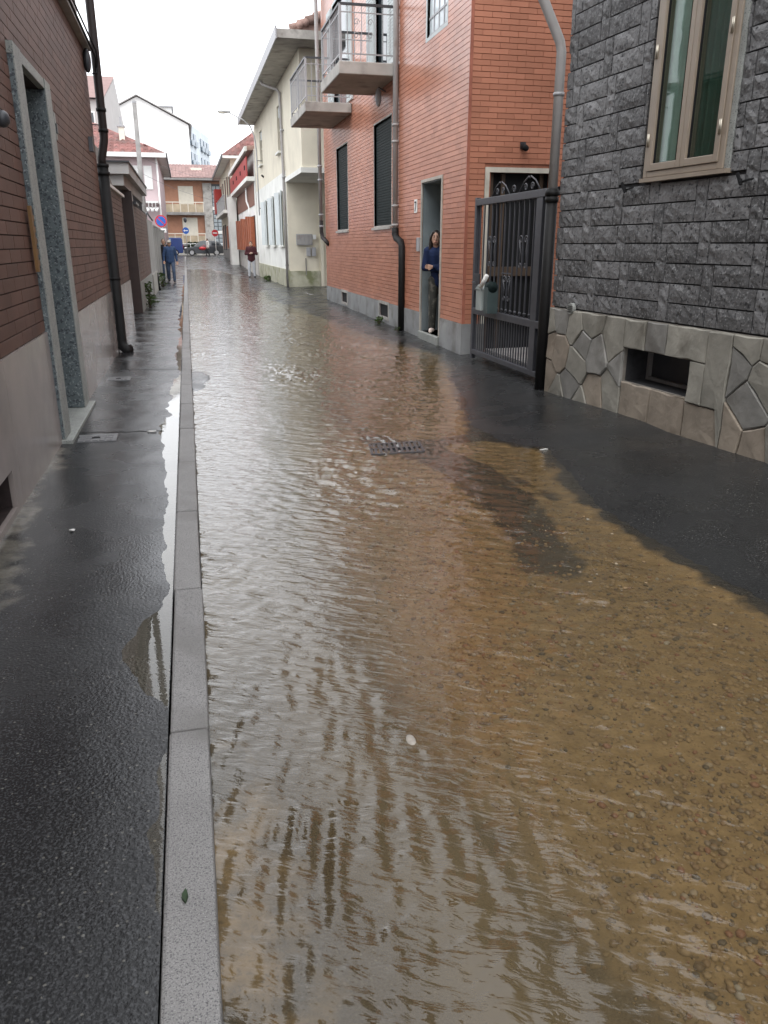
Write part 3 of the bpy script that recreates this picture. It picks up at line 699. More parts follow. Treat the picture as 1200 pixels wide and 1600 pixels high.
def rough_block(L, H, seed, proud=.020):
    rs = random.Random(seed); nx = max(2, int(L/.055)); nz = max(2, int(H/.05)); j = .0055
    vs, fs = [], []
    for k in range(nz+1):
        for i in range(nx+1):
            edge = i in (0, nx) or k in (0, nz)
            a = j + (L-2*j)*i/nx + (0 if edge and i in (0, nx) else rs.uniform(-.010, .010)); z = j + (H-2*j)*k/nz + (0 if k in (0, nz) else rs.uniform(-.010, .010))
            nn = proud*(.72 + rs.uniform(-.16, .16)) if edge else proud*rs.uniform(.65, 1.3)
            vs.append(SU*a + SN*nn + Vector((0,0,z)))
    for k in range(nz):
        for i in range(nx): q = k*(nx+1)+i; fs.append((q, q+1, q+nx+2, q+nx+1))
    o = len(vs); ring = [k for k in range(nx+1)] + [(nx+1)*k+nx for k in range(1, nz+1)] + [(nx+1)*nz+i for i in range(nx-1, -1, -1)] + [(nx+1)*k for k in range(nz-1, 0, -1)]
    for r in ring:
        v = vs[r]; vs.append(v - SN*(v.dot(SN)) )
    for q in range(len(ring)):
        b = (q+1) % len(ring); fs.append((ring[q], o+q, o+b, ring[b]))
    return MB().add(vs, fs)
_bc = {}
def block_mesh(L, H):
    key = (round(L, 3), round(H, 3), random.randrange(4))
    if key not in _bc:
        me = rough_block(L, H, hash(key) & 0xffff).mesh('stone_block'); me.materials.append(M['stone_block']); _bc[key] = me
    return _bc[key]
blocks, brest = [], MB()
RH, PER, NW = .155, 1.10, .13
r = 0; z = .995
while z < 7.3:
    DLT = .045; base = r*(PER/2 + DLT)
    s = S0 - PER + (base % PER)
    items = []
    while s < S1:
        items.append((s, NW, 2*RH)); items += [(s + PER/2 - DLT, NW, RH)] if r == 0 else []; items.append((s + NW, PER/2 - DLT - NW, RH)); items.append((s + PER/2 - DLT + NW, PER/2 + DLT - NW, RH)); s += PER
    # the second half starts after the narrow stone rising from the course below
    for (a, L, H) in items:
        a0, a1 = max(a, S0), min(a + L, S1 + .03)
        if a1 - a0 < .03: continue
        parts = [(a0, a1, z, z + H)]
        h = winh
        np_ = []
        for (p, q, c, d) in parts:
            hx0, hx1, hz0, hz1 = h[0]-.02, h[1]+.05, h[2]-.02, h[3]+.02
            if q <= hx0 or p >= hx1 or d <= hz0 + .01 or c >= hz1: np_.append((p, q, c, d)); continue
            if c < hz0 - .03: np_.append((p, q, c, hz0))
            c2 = max(c, hz0)
            if p < hx0 - .02: np_.append((p, hx0, c2, d))
            if q > hx1 + .02: np_.append((hx1, q, c2, d))
        for (p, q, c, d) in np_:
            pos = sp(p, 0, c); blocks.append((rank(sp((p+q)/2, 0, (c+d)/2)), pos, q-p, d-c))
    z += RH; r += 1
blocks.sort(key=lambda b: b[0])
for i, (rk, pos, L, H) in enumerate(blocks):
    if i < 300: link('stone_block', block_mesh(L, H), shw, pos)
    elif rk < 1e5 or i % 1 == 0:
        me = rough_block(L, H, i); brest.add([Vector(v) + pos for v in me.v], me.f)
brest.build('stone_block_field', 'stone_block', shw, kind='stuff')

# flagstone base
def clip(poly, p, nrm):
    outp = []
    for i in range(len(poly)):
        a, b = poly[i], poly[(i+1) % len(poly)]
        da = (a[0]-p[0])*nrm[0] + (a[1]-p[1])*nrm[1]; db = (b[0]-p[0])*nrm[0] + (b[1]-p[1])*nrm[1]
        if da <= 0: outp.append(a)
        if (da < 0 < db) or (db < 0 < da):
            t = da/(da-db); outp.append((a[0]+(b[0]-a[0])*t, a[1]+(b[1]-a[1])*t))
    return outp
flagbase = MB(); wall_with_holes(flagbase, SA + SN*.03, SU, SN, S0, S1 + .02, -.1, .985, [nich], .03)
fb = flagbase.build('flagstone_base', 'mortar_light', sh)
_fl = ['flag_a', 'flag_c', 'flag_d', 'flag_a', 'flag_d', 'flag_a', 'flag_b']
def flagstone(poly, m):
    cx = sum(p[0] for p in poly)/len(poly); cz = sum(p[1] for p in poly)/len(poly)
    P = []
    for i in range(len(poly)):   # slightly wavy, split edges
        a, b = poly[i], poly[(i+1) % len(poly)]; L = math.hypot(b[0]-a[0], b[1]-a[1]); k = max(1, int(L/.10))
        for q in range(k):
            t = q/k; j = .006 if q else 0
            P.append((a[0]+(b[0]-a[0])*t + random.uniform(-j, j), a[1]+(b[1]-a[1])*t + random.uniform(-j, j)))
    def inset(p, d):
        v = Vector((cx-p[0], cz-p[1])); L = v.length; v = v/L if L else v; return (p[0]+v.x*d, p[1]+v.y*d)
    n = len(P); o1 = random.uniform(.040, .055)
    r0 = [inset(p, .005) for p in P]; r1 = [inset(p, .006) for p in P]; r2 = [inset(p, .016) for p in P]
    tilt = (random.uniform(-.03, .03), random.uniform(-.03, .03))
    vs = [sp(a, .03, z) for a, z in r0] + [sp(a, o1 + random.uniform(-.003, .002), z) for a, z in r1] + [sp(a, o1 + .006 + tilt[0]*(a-cx) + tilt[1]*(z-cz) + random.uniform(-.003, .003), z) for a, z in r2] + [sp(cx, o1 + .009, cz)]
    fs = [(i, (i+1) % n, n+(i+1) % n, n+i) for i in range(n)] + [(n+i, n+(i+1) % n, 2*n+(i+1) % n, 2*n+i) for i in range(n)] + [(2*n+i, 2*n+(i+1) % n, 3*n) for i in range(n)]
    MB().add(vs, fs).build('flagstone', m, fb)
def voro(rect, seeds):
    x0, x1, z0, z1 = rect
    for i, s in enumerate(seeds):
        poly = [(x0, z0), (x1, z0), (x1, z1), (x0, z1)]
        for j, q in enumerate(seeds):
            if i != j and poly: poly = clip(poly, ((s[0]+q[0])/2, (s[1]+q[1])/2), (q[0]-s[0], q[1]-s[1]))
        if len(poly) >= 3: flagstone(poly, random.choice(_fl))
def seeds(rect, n, mind):
    o = []; tries = 0
    while len(o) < n and tries < 4000:
        p = (random.uniform(rect[0], rect[1]), random.uniform(rect[2], rect[3])); tries += 1
        if all(math.hypot(p[0]-q[0], (p[1]-q[1])*.75) > mind for q in o): o.append(p)
    return o
rl = (1.80, S1 + .02, .05, .985); voro(rl, seeds(rl, 17, .17))
for a, b, z0, z1, m in ((.70, 1.22, .73, .985, 'flag_a'), (1.22, 1.50, .73, .985, 'flag_c'), (1.50, 1.80, .73, .985, 'flag_a'), (.90, 1.35, .05, .43, 'flag_d'), (1.35, 1.80, .05, .43, 'flag_b'), (.70, .885, .40, .73, 'flag_a')):
    flagstone([(a, z0), (b, z0), (b - .0, z1), (a, z1)], m)
flagstone([(.45, .05), (.90, .05), (.90, .40), (.52, .40)], 'flag_b'); 
rr = (-1.6, .45, .05, .985); voro(rr, seeds(rr, 24, .19))
flagstone([(.45, .05), (.52, .40), (.70, .40), (.70, .985), (.45, .985)], 'flag_a')
rr = (S0, -1.6, .05, .985); voro(rr, seeds(rr, 46, .2))
nk = MB(); nk.hexa([sp(.86, -.30, .40), sp(1.83, -.30, .40), sp(1.83, -.26, .40), sp(.86, -.26, .40), sp(.86, -.30, .76), sp(1.83, -.30, .76), sp(1.83, -.26, .76), sp(.86, -.26, .76)])
nb = nk.build('cellar_opening', 'dark_metal', sh)
fr = MB()
for (a, b, c, d) in ((.885, .92, .43, .73), (1.765, 1.80, .43, .73), (.92, 1.765, .43, .46)):
    fr.hexa([sp(a, -.255, c), sp(b, -.255, c), sp(b, -.22, c), sp(a, -.22, c), sp(a, -.255, d), sp(b, -.255, d), sp(b, -.22, d), sp(a, -.22, d)])
fr.build('cellar_frame', 'concrete_dark', nb)
for (a, b, c, d, n0) in ((.87, .8848, .42, .74, -.26), (1.8002, 1.815, .42, .74, -.26), (.87, 1.815, .415, .4298, -.26), (.87, 1.815, .7302, .745, -.26)):
    q = MB(); q.hexa([sp(a, n0, c), sp(b, n0, c), sp(b, .028, c), sp(a, .028, c), sp(a, n0, d), sp(b, n0, d), sp(b, .028, d), sp(a, .028, d)]); q.build('niche_lining', 'flag_c', sh)
# small round grille
vg = MB(); vg.tube([sp(2.74, .03, 1.0), sp(2.74, .066, 1.0)], .055, 16); vgo = vg.build('air_vent', 'granite_light', sh, smooth=False)
for i in range(4):
    z = .972 + i*.018; q = MB(); q.bar(sp(2.70, .068, z), sp(2.78, .068, z), .007, .005); q.build('vent_slot', 'black', vgo)
# bronze window, two leaves, open hinges, curtains in the room behind
sw = MB()
def sbox(mb, a, b, n0, n1, c, d): mb.hexa([sp(a, n0, c), sp(b, n0, c), sp(b, n1, c), sp(a, n1, c), sp(a, n0, d), sp(b, n0, d), sp(b, n1, d), sp(a, n1, d)])
W0, W1, Z0, Z1 = .82, 1.775, 2.13, 3.93
for (a, b, c, d) in ((W0, W0+.05, Z0, Z1), (W1-.05, W1, Z0, Z1), (W0+.05, W1-.05, Z0, Z0+.045), (W0+.05, W1-.05, Z1-.05, Z1)): sbox(sw, a, b, -.06, .045, c, d)
swo = bevel(sw.build('window_frame', 'bronze', sh), .004)
mid = (W0 + W1)/2
for (a, b) in ((W0+.052, mid-.002), (mid+.002, W1-.052)):
    lf = MB(); c, d = Z0+.047, Z1-.052
    for q in ((a, a+.05, c, d), (b-.05, b, c, d), (a+.05, b-.05, c, c+.055), (a+.05, b-.05, d-.055, d)): sbox(lf, q[0], q[1], -.03, .055, q[2], q[3])
    lo = bevel(lf.build('window_leaf', 'bronze', sh), .004)
    gl = MB(); sbox(gl, a+.045, b-.045, .004, .010, c+.05, d-.05); gl.build('pane', 'glass', lo)
    gk = MB()
    for q in ((a+.05, a+.056, c+.055, d-.055), (b-.056, b-.05, c+.055, d-.055), (a+.05, b-.05, c+.055, c+.061)): sbox(gk, q[0], q[1], .011, .03, q[2], q[3])
    gk.build('gasket', 'black', lo)
for s, zs in ((W1-.052, (2.36, 3.0, 3.6)), (W0+.052, (2.36, 3.0, 3.6))):
    for z in zs:
        hg = MB(); hg.tube([sp(s, .058, z), sp(s, .058, z+.10)], .006, 8); hg.tube([sp(s+.018, .056, z), sp(s+.018, .056, z+.10)], .005, 8); hg.build('hinge', 'brass', swo, smooth=True)
q = MB(); sbox(q, W0-.05, W0-.002, -.05, .03, Z0-.01, Z1); q.build('stone_reveal', 'granite_light', sh)
q = MB(); sbox(q, W0-.06, W1+.02, -.05, .062, Z0-.035, Z0-.004); q.build('window_sill', 'bronze', sh)
rm = MB()
for (a, b, n0, n1, c, d) in ((W0-.2, W1+.2, -.9, -.86, 2.0, 4.1), (W0-.2, W0-.16, -.86, -.05, 2.0, 4.1), (W1+.16, W1+.2, -.86, -.05, 2.0, 4.1), (W0-.16, W1+.16, -.86, -.05, 2.0, 2.04), (W0-.16, W1+.16, -.86, -.05, 4.06, 4.1)): sbox(rm, a, b, n0, n1, c, d)
rm.build('room', mat('dim_room', (.10, .085, .07), .9), sh)
def curtain(a, b, n0, m, wl=.07):
    vs, fs = [], []; k = int((b-a)/.008)
    for i in range(k+1):
        s = a + (b-a)*i/k; nn = n0 + .022*math.sin(s/wl*6.28) + .008*math.sin(s/wl*2.3*6.28)
        vs += [sp(s, nn, 2.06), sp(s, nn*1.02, 4.04)]
    for i in range(k): fs.append((2*i, 2*i+2, 2*i+3, 2*i+1))
    MB().add(vs, fs).build('curtain', m, sh, smooth=True)
curtain(.84, 1.03, -.06, 'curtain_brown', .05); curtain(1.03, 1.29, -.07, mat('deep_green_curtain', (.12, .20, .16), .9, .1, 6), .09)
curtain(1.30, 1.50, -.07, 'curtain_brown', .055); curtain(1.50, 1.76, -.05, 'curtain_green', .10)
# iron hooks left over on the stones
for (s, z) in ((2.02, 2.05), (.62, 2.02)):
    hk = MB(); hk.bar(sp(s, .03, z), sp(s-.06, .09, z+.01), .02); hk.bar(sp(s-.06, .08, z-.02), sp(s-.02, .09, z+.06), .018); hk.bar(sp(s-.02, .05, z), sp(s-.16, .07, z+.015), .012)
    hk.build('shutter_hook', 'black', sh)
# grey downpipe over cast-iron stand pipe at the corner
DX, DY = 3.665, 7.86
dpp = pipe(sh, [(DX-.85, DY+.1, 5.0), (DX-.40, DY+.05, 4.15), (DX-.02, DY, 3.44), (DX, DY, 3.36), (DX, DY, 2.08)], .047, 'pipe_grey')
pipe(sh, [(DX, DY, 2.14), (DX, DY, .05)], .060, 'pipe_black')
for z, rr in ((2.10, .075), (2.04, .07)): MB().tube([(DX, DY, z-.025), (DX, DY, z+.025)], rr, 14).build('pipe_collar', 'pipe_black', dpp, smooth=True)
MB().tube([(DX, DY, 2.98), (DX, DY, 3.01)], .055, 12).build('pipe_collar', 'zinc', dpp, smooth=True)
B(3.55, 9, 7.62, 7.78, 7.3, 7.6).build('roof_edge', 'concrete', sh)

# ================================================================== gate between stone and red house
gt = thing('steel_gate', (3.8, 9.2, .15), 'dark grey barred steel gate with scrolls between stone and red house', 'gate')
GX = 3.80; G0, G1 = 8.0, 10.44
bevel(B(GX-.03, GX+.03, G1-.07, G1, .10, 2.19).build('stile', 'gate_metal', gt), .004)
bevel(B(GX-.035, GX+.035, 8.30, 8.46, .18, 2.09).build('stile', 'gate_metal', gt), .004)
bevel(B(GX-.04, GX+.04, G0-.06, G1-.072, 2.09, 2.17).build('top_rail', 'gate_metal', gt), .004)
bevel(B(GX-.036, GX+.036, G0-.02, G1-.072, .71, .79).build('middle_rail', 'gate_metal', gt), .004)
bevel(B(GX-.036, GX+.036, G0-.02, G1-.072, .17, .23).build('bottom_rail', 'gate_metal', gt), .004)
nb_ = 13
for i in range(nb_):
    y = 8.56 + i*(G1-.16-8.56)/(nb_-1); bo = MB().bar((GX, y, .79), (GX, y, 2.09), .016).build('bar', 'gate_metal', gt)
    MB().ellipsoid((GX, y, .83), (.018, .018, .022), 8, 5).build('bar_knob', 'gate_metal', bo, smooth=True)
bm_ = MB().bar((0, 0, .23), (0, 0, .71), .014).mesh('lower_bar'); bm_.materials.append(M['gate_metal'])
for i in range(30): link('lower_bar', bm_, gt, (GX, 8.02 + i*.079, 0))
def spiral(c, r, turns, sgn=1, up=1, n=22):
    pts = []
    for i in range(n+1):
        t = i/n; a = t*turns*6.283; q = r*(1-.75*t); pts.append((GX-.005, c[0] + sgn*q*math.cos(a), c[1] + up*q*math.sin(a)))
    return pts
def scroll(y, z0, z1, sgn):
    m_ = MB(); r = .05
    m_.tube(spiral((y, z1), r, 1.2, sgn, 1), .007, 6); m_.tube(spiral((y+sgn*.01, z0), r*.7, 1.2, sgn, -1), .007, 6)
    m_.tube([(GX-.005, y+sgn*r, z1), (GX-.005, y+sgn*(r*.2), (z0+z1)/2), (GX-.005, y+sgn*r*.7, z0)], .007, 6)
    m_.build('scroll', 'gate_metal', gt, smooth=True)
for y in (8.82, 9.82):
    scroll(y-.07, 1.38, 1.66, -1); scroll(y+.07, 1.38, 1.66, 1)
scroll(9.22, .98, 1.20, -1); scroll(9.34, .98, 1.20, 1)
MB().bar((GX-.005, 9.14, 1.27), (GX-.005, 9.44, 1.27), .014).build('cross_bar', 'gate_metal', gt)
for y in (8.75, 9.62):
    for sg in (-1, 1):
        cm = MB(); cm.tube([(GX, y+sg*.30, 2.17), (GX, y+sg*.16, 2.28), (GX, y+sg*.03, 2.33), (GX, y, 2.31)], .008, 6)
        cm.tube(spiral((y+sg*.09, 2.22), .045, 1.2, sg, 1), .007, 6); cm.build('crest', 'gate_metal', gt, smooth=True)
MB().tube(spiral((9.18, 2.22), .05, 1.1, 1, 1), .008, 6).build('crest', 'gate_metal', gt, smooth=True)
B(GX-.045, GX-.03, G1-.30, G1-.075, 1.02, 1.24).build('lock_case', 'dark_metal', gt)
MB().tube([(GX-.05, G1-.2, 1.13), (GX-.10, G1-.2, 1.13), (GX-.10, G1-.32, 1.13)], .010, 8).build('handle', 'dark_metal', gt, smooth=True)
# letter box and newspaper
mbx = thing('letter_box', (3.72, 9.7, .78), 'dull green-grey letter box hung on the steel gate', 'letter box')
lb = MB(); lb.box(3.63, 3.765, 9.47, 9.60, .78, 1.10); lb.build('box_body', mat('letterbox_green', (.06, .085, .085), .45), mbx)
MB().tube([(3.697, 9.468, 1.10), (3.697, 9.602, 1.10)], .067, 14).build('box_lid', 'dark_green', mbx, smooth=True)
lb2 = bevel(B(3.63, 3.765, 9.70, 9.90, .80, 1.06).build('side_box', mat('letterbox_pale', (.34, .38, .37), .4), mbx), .006)
MB().prism([(3.62, 9.69, 1.062), (3.62, 9.91, 1.062), (3.62, 9.80, 1.12)], (.15, 0, 0)).build('side_box_lid', mat('letterbox_pale', (.34, .38, .37), .4), mbx)
npb = MB(); npb.tube([(3.62, 9.70, 1.09), (3.66, 9.60, 1.24)], .028, 10); npb.build('newspaper', 'paper', smooth=True, label='rolled newspaper stuck in the letter box on the gate', cat='newspaper')

# ================================================================== RED klinker house
rh = thing('red_house', (7, 16, 0), 'red klinker house with two balconies and grey cement base', 'house')
XR, YS = 3.862, 11.062      # core faces; tiles stand 12 mm proud
NXm = (-1, 0, 0)
holes = [(19.55, 20.95, 1.97, 3.86), (15.3, 16.75, 1.97, 3.86), (12.15, 13.2, .2, 2.56), (12.1, 13.1, 4.6, 5.9), (15.55, 16.6, 4.63, 7.0), (19.4, 21.2, 4.63, 7.0), (19.78, 20.5, .22, .46), (15.5, 16.25, .22, .46)]
w = MB(); wall_with_holes(w, (XR, 0, 0), UY, NXm, YS, 22.85, -.1, 9.2, holes, .35)
sho = [(4.19, 5.12, .1, 2.56)]
wall_with_holes(w, (0, YS, 0), NX, (0, -1, 0), XR + .352, 9.5, -.1, 9.2, sho, .35)
rhw = w.build('wall', 'red_joint', rh)
mb = MB(); mb.box(XR + 1.6, 9.5, YS + 1.6, 22.85, -.1, 9.2); mb.build('house_core', 'black', rh)
B(XR-.5, 9.7, YS-.4, 23.1, 9.2, 9.45).build('roof_slab', 'concrete', rh)
tr = MB()
tile_wall(rhw, (XR, 0, 0), UY, NXm, YS + .002, 22.85, .505, 7.9, [h for h in holes if h[3] > .5], .25, .07, .004, .012, 'red_tile', 170)
tile_wall(rhw, (0, YS, 0), NX, (0, -1, 0), XR + .03, 7.0, .505, 5.6, [(4.12, 5.19, 0, 2.63)], .25, .07, .005, .012, 'red_tile', 120)
B(XR - .016, XR + .028, YS - .014, YS + .001, .505, 7.9).build('corner_strip', mat('corner_klinker', (.36, .13, .085), .4), rh)
# cement base in panels
def slabs_r(ys, z0, z1, holes, m):
    for a, b in zip(ys, ys[1:]):
        q = MB(); wall_with_holes(q, (XR - .022, 0, 0), UY, NXm, a + .003, b - .003, z0, z1, [h for h in holes if h[0] < b and h[1] > a], .02); q.build('base_panel', m, rh)
slabs_r([YS - .02, 12.13], -.05, .503, [], 'plinth_grey'); slabs_r([13.22, 15.45, 19.7, 22.85], -.05, .503, holes[6:], 'plinth_grey')
q = MB(); q.box(XR - .001, XR + .33, YS - .022, YS - .001, -.05, .503); q.build('base_panel', 'plinth_grey', rh); B(5.19, 8.5, YS-.022, YS-.001, -.05, .503).build('base_panel', 'plinth_grey', rh)
for h in holes[6:]:
    B(XR + .004, XR + .03, h[0], h[1], h[2], h[3]).build('cellar_grille', 'black', rh)
    q = MB(); wall_with_holes(q, (XR - .03, 0, 0), UY, NXm, h[0]-.07, h[1]+.07, h[2]-.06, h[3]+.06, [h], .012); q.build('grille_frame', 'concrete', rh)
# dark roller shutters
for h in holes[:2]:
    f = MB(); wall_with_holes(f, (XR - .014, 0, 0), UY, NXm, h[0]-.03, h[1]+.03, h[2]-.03, h[3]+.03, [h], .12); wo = f.build('window_frame', 'concrete', rh)
    sl = MB()
    for k in range(int((h[3]-h[2])/.05)): sl.box(XR + .03, XR + .045, h[0], h[1], h[2] + .004 + k*.05, h[2] + .048 + k*.05)
    sl.box(XR + .05, XR + .06, h[0], h[1], h[2], h[3]); sl.build('roller_shutter', 'dark_green', wo)
    B(XR - .06, XR + .05, h[0]-.06, h[1]+.06, h[2]-.075, h[2]-.032).build('window_sill', 'concrete', wo)
# upper window with panes
h = holes[3]; f = MB(); wall_with_holes(f, (XR - .014, 0, 0), UY, NXm, h[0]-.05, h[1]+.05, h[2]-.05, h[3]+.05, [h], .1); wo = f.build('window_frame', 'shutter_grey', rh)
f = MB()
for k in range(1, 4): f.box(XR + .02, XR + .05, h[0] + .25*k - .015, h[0] + .25*k + .015, h[2], h[3])
for z in (4.63, 4.86, 5.25, 5.64): f.box(XR + .021, XR + .049, h[0], h[1], z - .015, z + .015)
f.build('muntin', 'zinc', wo)
for i in range(4):
    for (z0, z1) in ((4.645, 4.845), (4.875, 5.235), (5.265, 5.625)):
        B(XR + .030, XR + .036, h[0] + .25*i + .016, h[0] + .25*i + .234, z0, z1).build('pane', mat('frosted_pane', (.62, .68, .70), .12, .06, 2), wo)
# balconies
def balcony(y0, y1, doorh):
    bo = B(2.80, XR - .016, y0, y1, 4.40, 4.60).build('balcony', 'concrete', rh)
    bl = bo.modifiers.new('bevel', 'BEVEL'); bl.width = .012
    zt = 5.46
    p = MB()
    for (x, y) in ((2.84, y0+.04), (2.84, y1-.04), (2.84, (y0+y1)/2)):
        B(x-.02, x+.02, y-.02, y+.02, 4.6, zt).build('railing_post', 'zinc', bo)
    for (a, b) in (((2.84, y0+.04), (2.84, y1-.04)), ((2.84, y0+.04), (3.84, y0+.04)), ((2.84, y1-.04), (3.84, y1-.04))):
        MB().bar((*a, zt), (*b, zt), .05, .035).build('handrail', 'dark_metal', bo); MB().bar((*a, 4.72), (*b, 4.72), .02).build('lower_rail', 'zinc', bo)
        MB().bar((*a, zt-.12), (*b, zt-.12), .016).build('upper_rail', 'zinc', bo)
        L = math.hypot(b[0]-a[0], b[1]-a[1]); n = int(L/.12)
        bar = MB().bar((0, 0, 4.72), (0, 0, zt), .012).mesh('railing_bar'); bar.materials.append(M['zinc'])
        for i in range(1, n): link('railing_bar', bar, bo, (a[0]+(b[0]-a[0])*i/n, a[1]+(b[1]-a[1])*i/n, 0))
    for (y, z) in ((y0+.04, 5.2), (y0+.04, 5.0)):
        for x in (3.12, 3.36):
            s_ = MB(); pts = []
            for i in range(19):
                t = i/18; a = t*7.5; qq = .055*(1-.7*t); pts.append((x + qq*math.cos(a), y-.012, z + qq*math.sin(a)))
            s_.tube(pts, .007, 5); s_.build('railing_scroll', 'zinc', bo, smooth=True)
    # balcony doors with pale shutters folded back
    f = MB(); wall_with_holes(f, (XR - .014, 0, 0), UY, NXm, doorh[0]-.05, doorh[1]+.05, doorh[2], doorh[3]+.05, [doorh], .1); fo = f.build('balcony_door_frame', 'shutter_grey', rh)
    B(XR + .05, XR + .06, doorh[0], doorh[1], doorh[2], doorh[3]).build('door_glass', 'chrome_glass', fo)
    for (a, b) in ((doorh[0]-.62, doorh[0]-.06), (doorh[1]+.06, doorh[1]+.62)):
        s_ = MB(); s_.box(XR - .055, XR - .016, a, b, 4.66, 6.98); so = s_.build('shutter', 'shutter_grey', fo)
        l_ = MB()
        for k in range(40): l_.box(XR - .062, XR - .0552, a+.06, b-.06, 4.75 + k*.054, 4.785 + k*.054)
        l_.build('louvre', 'shutter_grey', fo)
balcony(14.86, 16.78, holes[4]); balcony(18.95, 21.55, holes[5])
bt = MB().ellipsoid((3.70, 15.72, 4.20), (.06, .06, .16)).build('lantern', 'zinc', rh, smooth=True)
MB().tube([(3.84, 15.72, 4.3), (3.70, 15.72, 4.37)], .012).build('lantern_bracket', 'dark_metal', bt)
# downpipes
p1 = pipe(rh, [(3.79, 14.78, 9.2), (3.79, 14.78, 1.86)], .048, 'pipe_grey')
pipe(rh, [(3.79, 14.78, 1.90), (3.79, 14.78, 1.80), (3.80, 14.72, 1.72), (3.80, 14.40, 1.66), (3.80, 14.32, 1.58), (3.80, 14.32, .06)], .062, 'pipe_black')
for z in (3.62, 3.35, 2.28, 1.95): MB().tube([(3.79, 14.78, z-.02), (3.79, 14.78, z+.02)], .064, 12).build('pipe_collar', 'pipe_grey', p1, smooth=True)
p2 = pipe(rh, [(3.75, 22.98, 9.2), (3.75, 22.98, 2.2)], .05, 'pipe_grey')
pipe(rh, [(3.75, 22.98, 2.25), (3.75, 22.98, 1.95), (3.77, 22.9, 1.80), (3.80, 22.5, 1.70), (3.84, 22.35, 1.62)], .055, 'pipe_brown')
for z in (3.65, 3.3, 2.4, 2.1): MB().tube([(3.75, 22.98, z-.025), (3.75, 22.98, z+.025)], .068, 12).build('pipe_collar', 'zinc', p2, smooth=True)
# front doorway
D0, D1 = 12.15, 13.2
f = MB(); wall_with_holes(f, (XR - .028, 0, 0), UY, NXm, D0-.045, D1+.045, .2, 2.605, [(D0, D1, .2, 2.56)], .03)
dfr = f.build('doorway_trim', mat('doorway_trim_stone', (.42, .39, .34), .6), rh)
gdoor = mat('blue_grey_reveal', (.22, .26, .27), .45, .1, 5, stain=(.17, .2, .21))
B(XR + .001, XR + .50, D1 - .002, D1 + .02, .2, 2.57).build('door_reveal', gdoor, rh)
B(XR + .001, XR + .50, D0 - .02, D0 + .002, .2, 2.57).build('door_reveal', gdoor, rh)
B(XR + .001, XR + .50, D0, D1, 2.545, 2.57).build('door_reveal', gdoor, rh)
bevel(B(XR - .06, XR + 1.5, D0 - .02, D1 + .02, .06, .20).build('door_step', 'granite_light', rh), .01)
B(XR + .50, XR + .53, D1-.50, D1+.02, .2, 2.57).build('door_leaf', mat('dark_door', (.03, .028, .03), .4), rh)
hl = MB()
hl.box(XR + .54, XR + 1.55, D1 + .03, D1 + .05, .2, 2.6); hl.box(XR + .54, XR + 1.55, D0 - .05, D0 - .03, .2, 2.6); hl.box(XR + 1.5, XR + 1.55, D0-.03, D1+.03, .2, 2.6); hl.box(XR + .54, XR + 1.5, D0-.03, D1+.03, 2.58, 2.6)
hl.build('hallway', mat('dim_hall', (.08, .075, .07), .8), rh)
npl = B(XR - .024, XR - .013, 13.50, 13.66, 2.12, 2.33).build('number_plate', 'white', rh)
nm = MB(); nm.box(XR - .029, XR - .0245, 13.53, 13.63, 2.275, 2.30); nm.bar((XR - .027, 13.535, 2.285), (XR - .027, 13.60, 2.145), .004, .026, up=(0, 1, 0)); nm.build('number_seven', 'black', npl)
ic = bevel(B(XR - .045, XR - .013, 13.28, 13.42, 1.50, 1.72).build('intercom', 'zinc', rh), .004)
B(XR - .03, XR - .013, 13.44, 13.50, 1.52, 1.70).build('bell_panel', 'dark_metal', rh)
# side doorway behind the gate
f = MB(); wall_with_holes(f, (0, YS - .016, 0), NX, (0, -1, 0), 4.125, 5.185, .1, 2.625, sho, .03); f.build('side_door_trim', mat('pale_trim', (.60, .56, .48), .6), rh)
sd = MB(); sd.box(4.19, 5.12, YS + .10, YS + .13, .1, 2.56); sdo = sd.build('side_door', 'black', rh)
for x in (4.22, 4.40, 4.98): B(x, x+.055, YS + .06, YS + .099, .1, 2.55).build('door_stile', mat('side_door_wood', (.10, .07, .05), .5), sdo)
B(4.19, 5.12, YS + .055, YS + .098, 1.17, 1.30).build('door_rail', mat('side_door_wood', (.10, .07, .05), .5), sdo)
cm = MB().tube([(4.66, YS - .14, 2.86), (4.66, YS - .02, 2.90)], .04, 12).build('security_camera', 'black', rh, smooth=True)
B(4.62, 4.70, YS - .03, YS - .0135, 2.86, 2.95).build('camera_base', 'dark_metal', rh)
B(4.2, 9, 7.8, 11.0, -.2, .145).build('courtyard_floor', 'concrete_dark', kind='structure')

# ================================================================== CREAM house with wide eaves
ch = thing('cream_house', (6, 34, 0), 'cream plastered house with wide concrete eaves and grey open shutters', 'house')
XC = 3.65
cw = [(38.1, 39.3, 5.05, 6.45), (30.95, 31.95, 4.85, 6.4), (36.9, 37.9, 1.6, 3.45), (33.9, 34.8, 1.6, 3.45), (31.0, 31.95, 1.6, 3.5)]
w = MB(); wall_with_holes(w, (XC, 0, 0), UY, NXm, 29.8, 42.2, -.1, 7.05, cw, .25)
w.box(XC + .251, 9, 29.85, 42.2, -.1, 7.05); w.box(XC, 9, 25.7, 29.79, 3.85, 7.05); w.box(XC+.002, 4.8, 29.795, 29.799, -.1, 3.84); w.box(4.802, 5.0, 29.8, 29.849, 3.0, 3.84)
w.build('wall', 'cream', ch)
B(XC - .05, 4.9, 25.62, 29.75, 3.70, 3.849).build('overhang_soffit', 'white_plaster', ch)
q = MB(); wall_with_holes(q, (XC - .012, 0, 0), UY, NXm, 29.9, 42.1, .72, 4.1, cw, .011); q.build('repainted_band', 'white_plaster', ch)
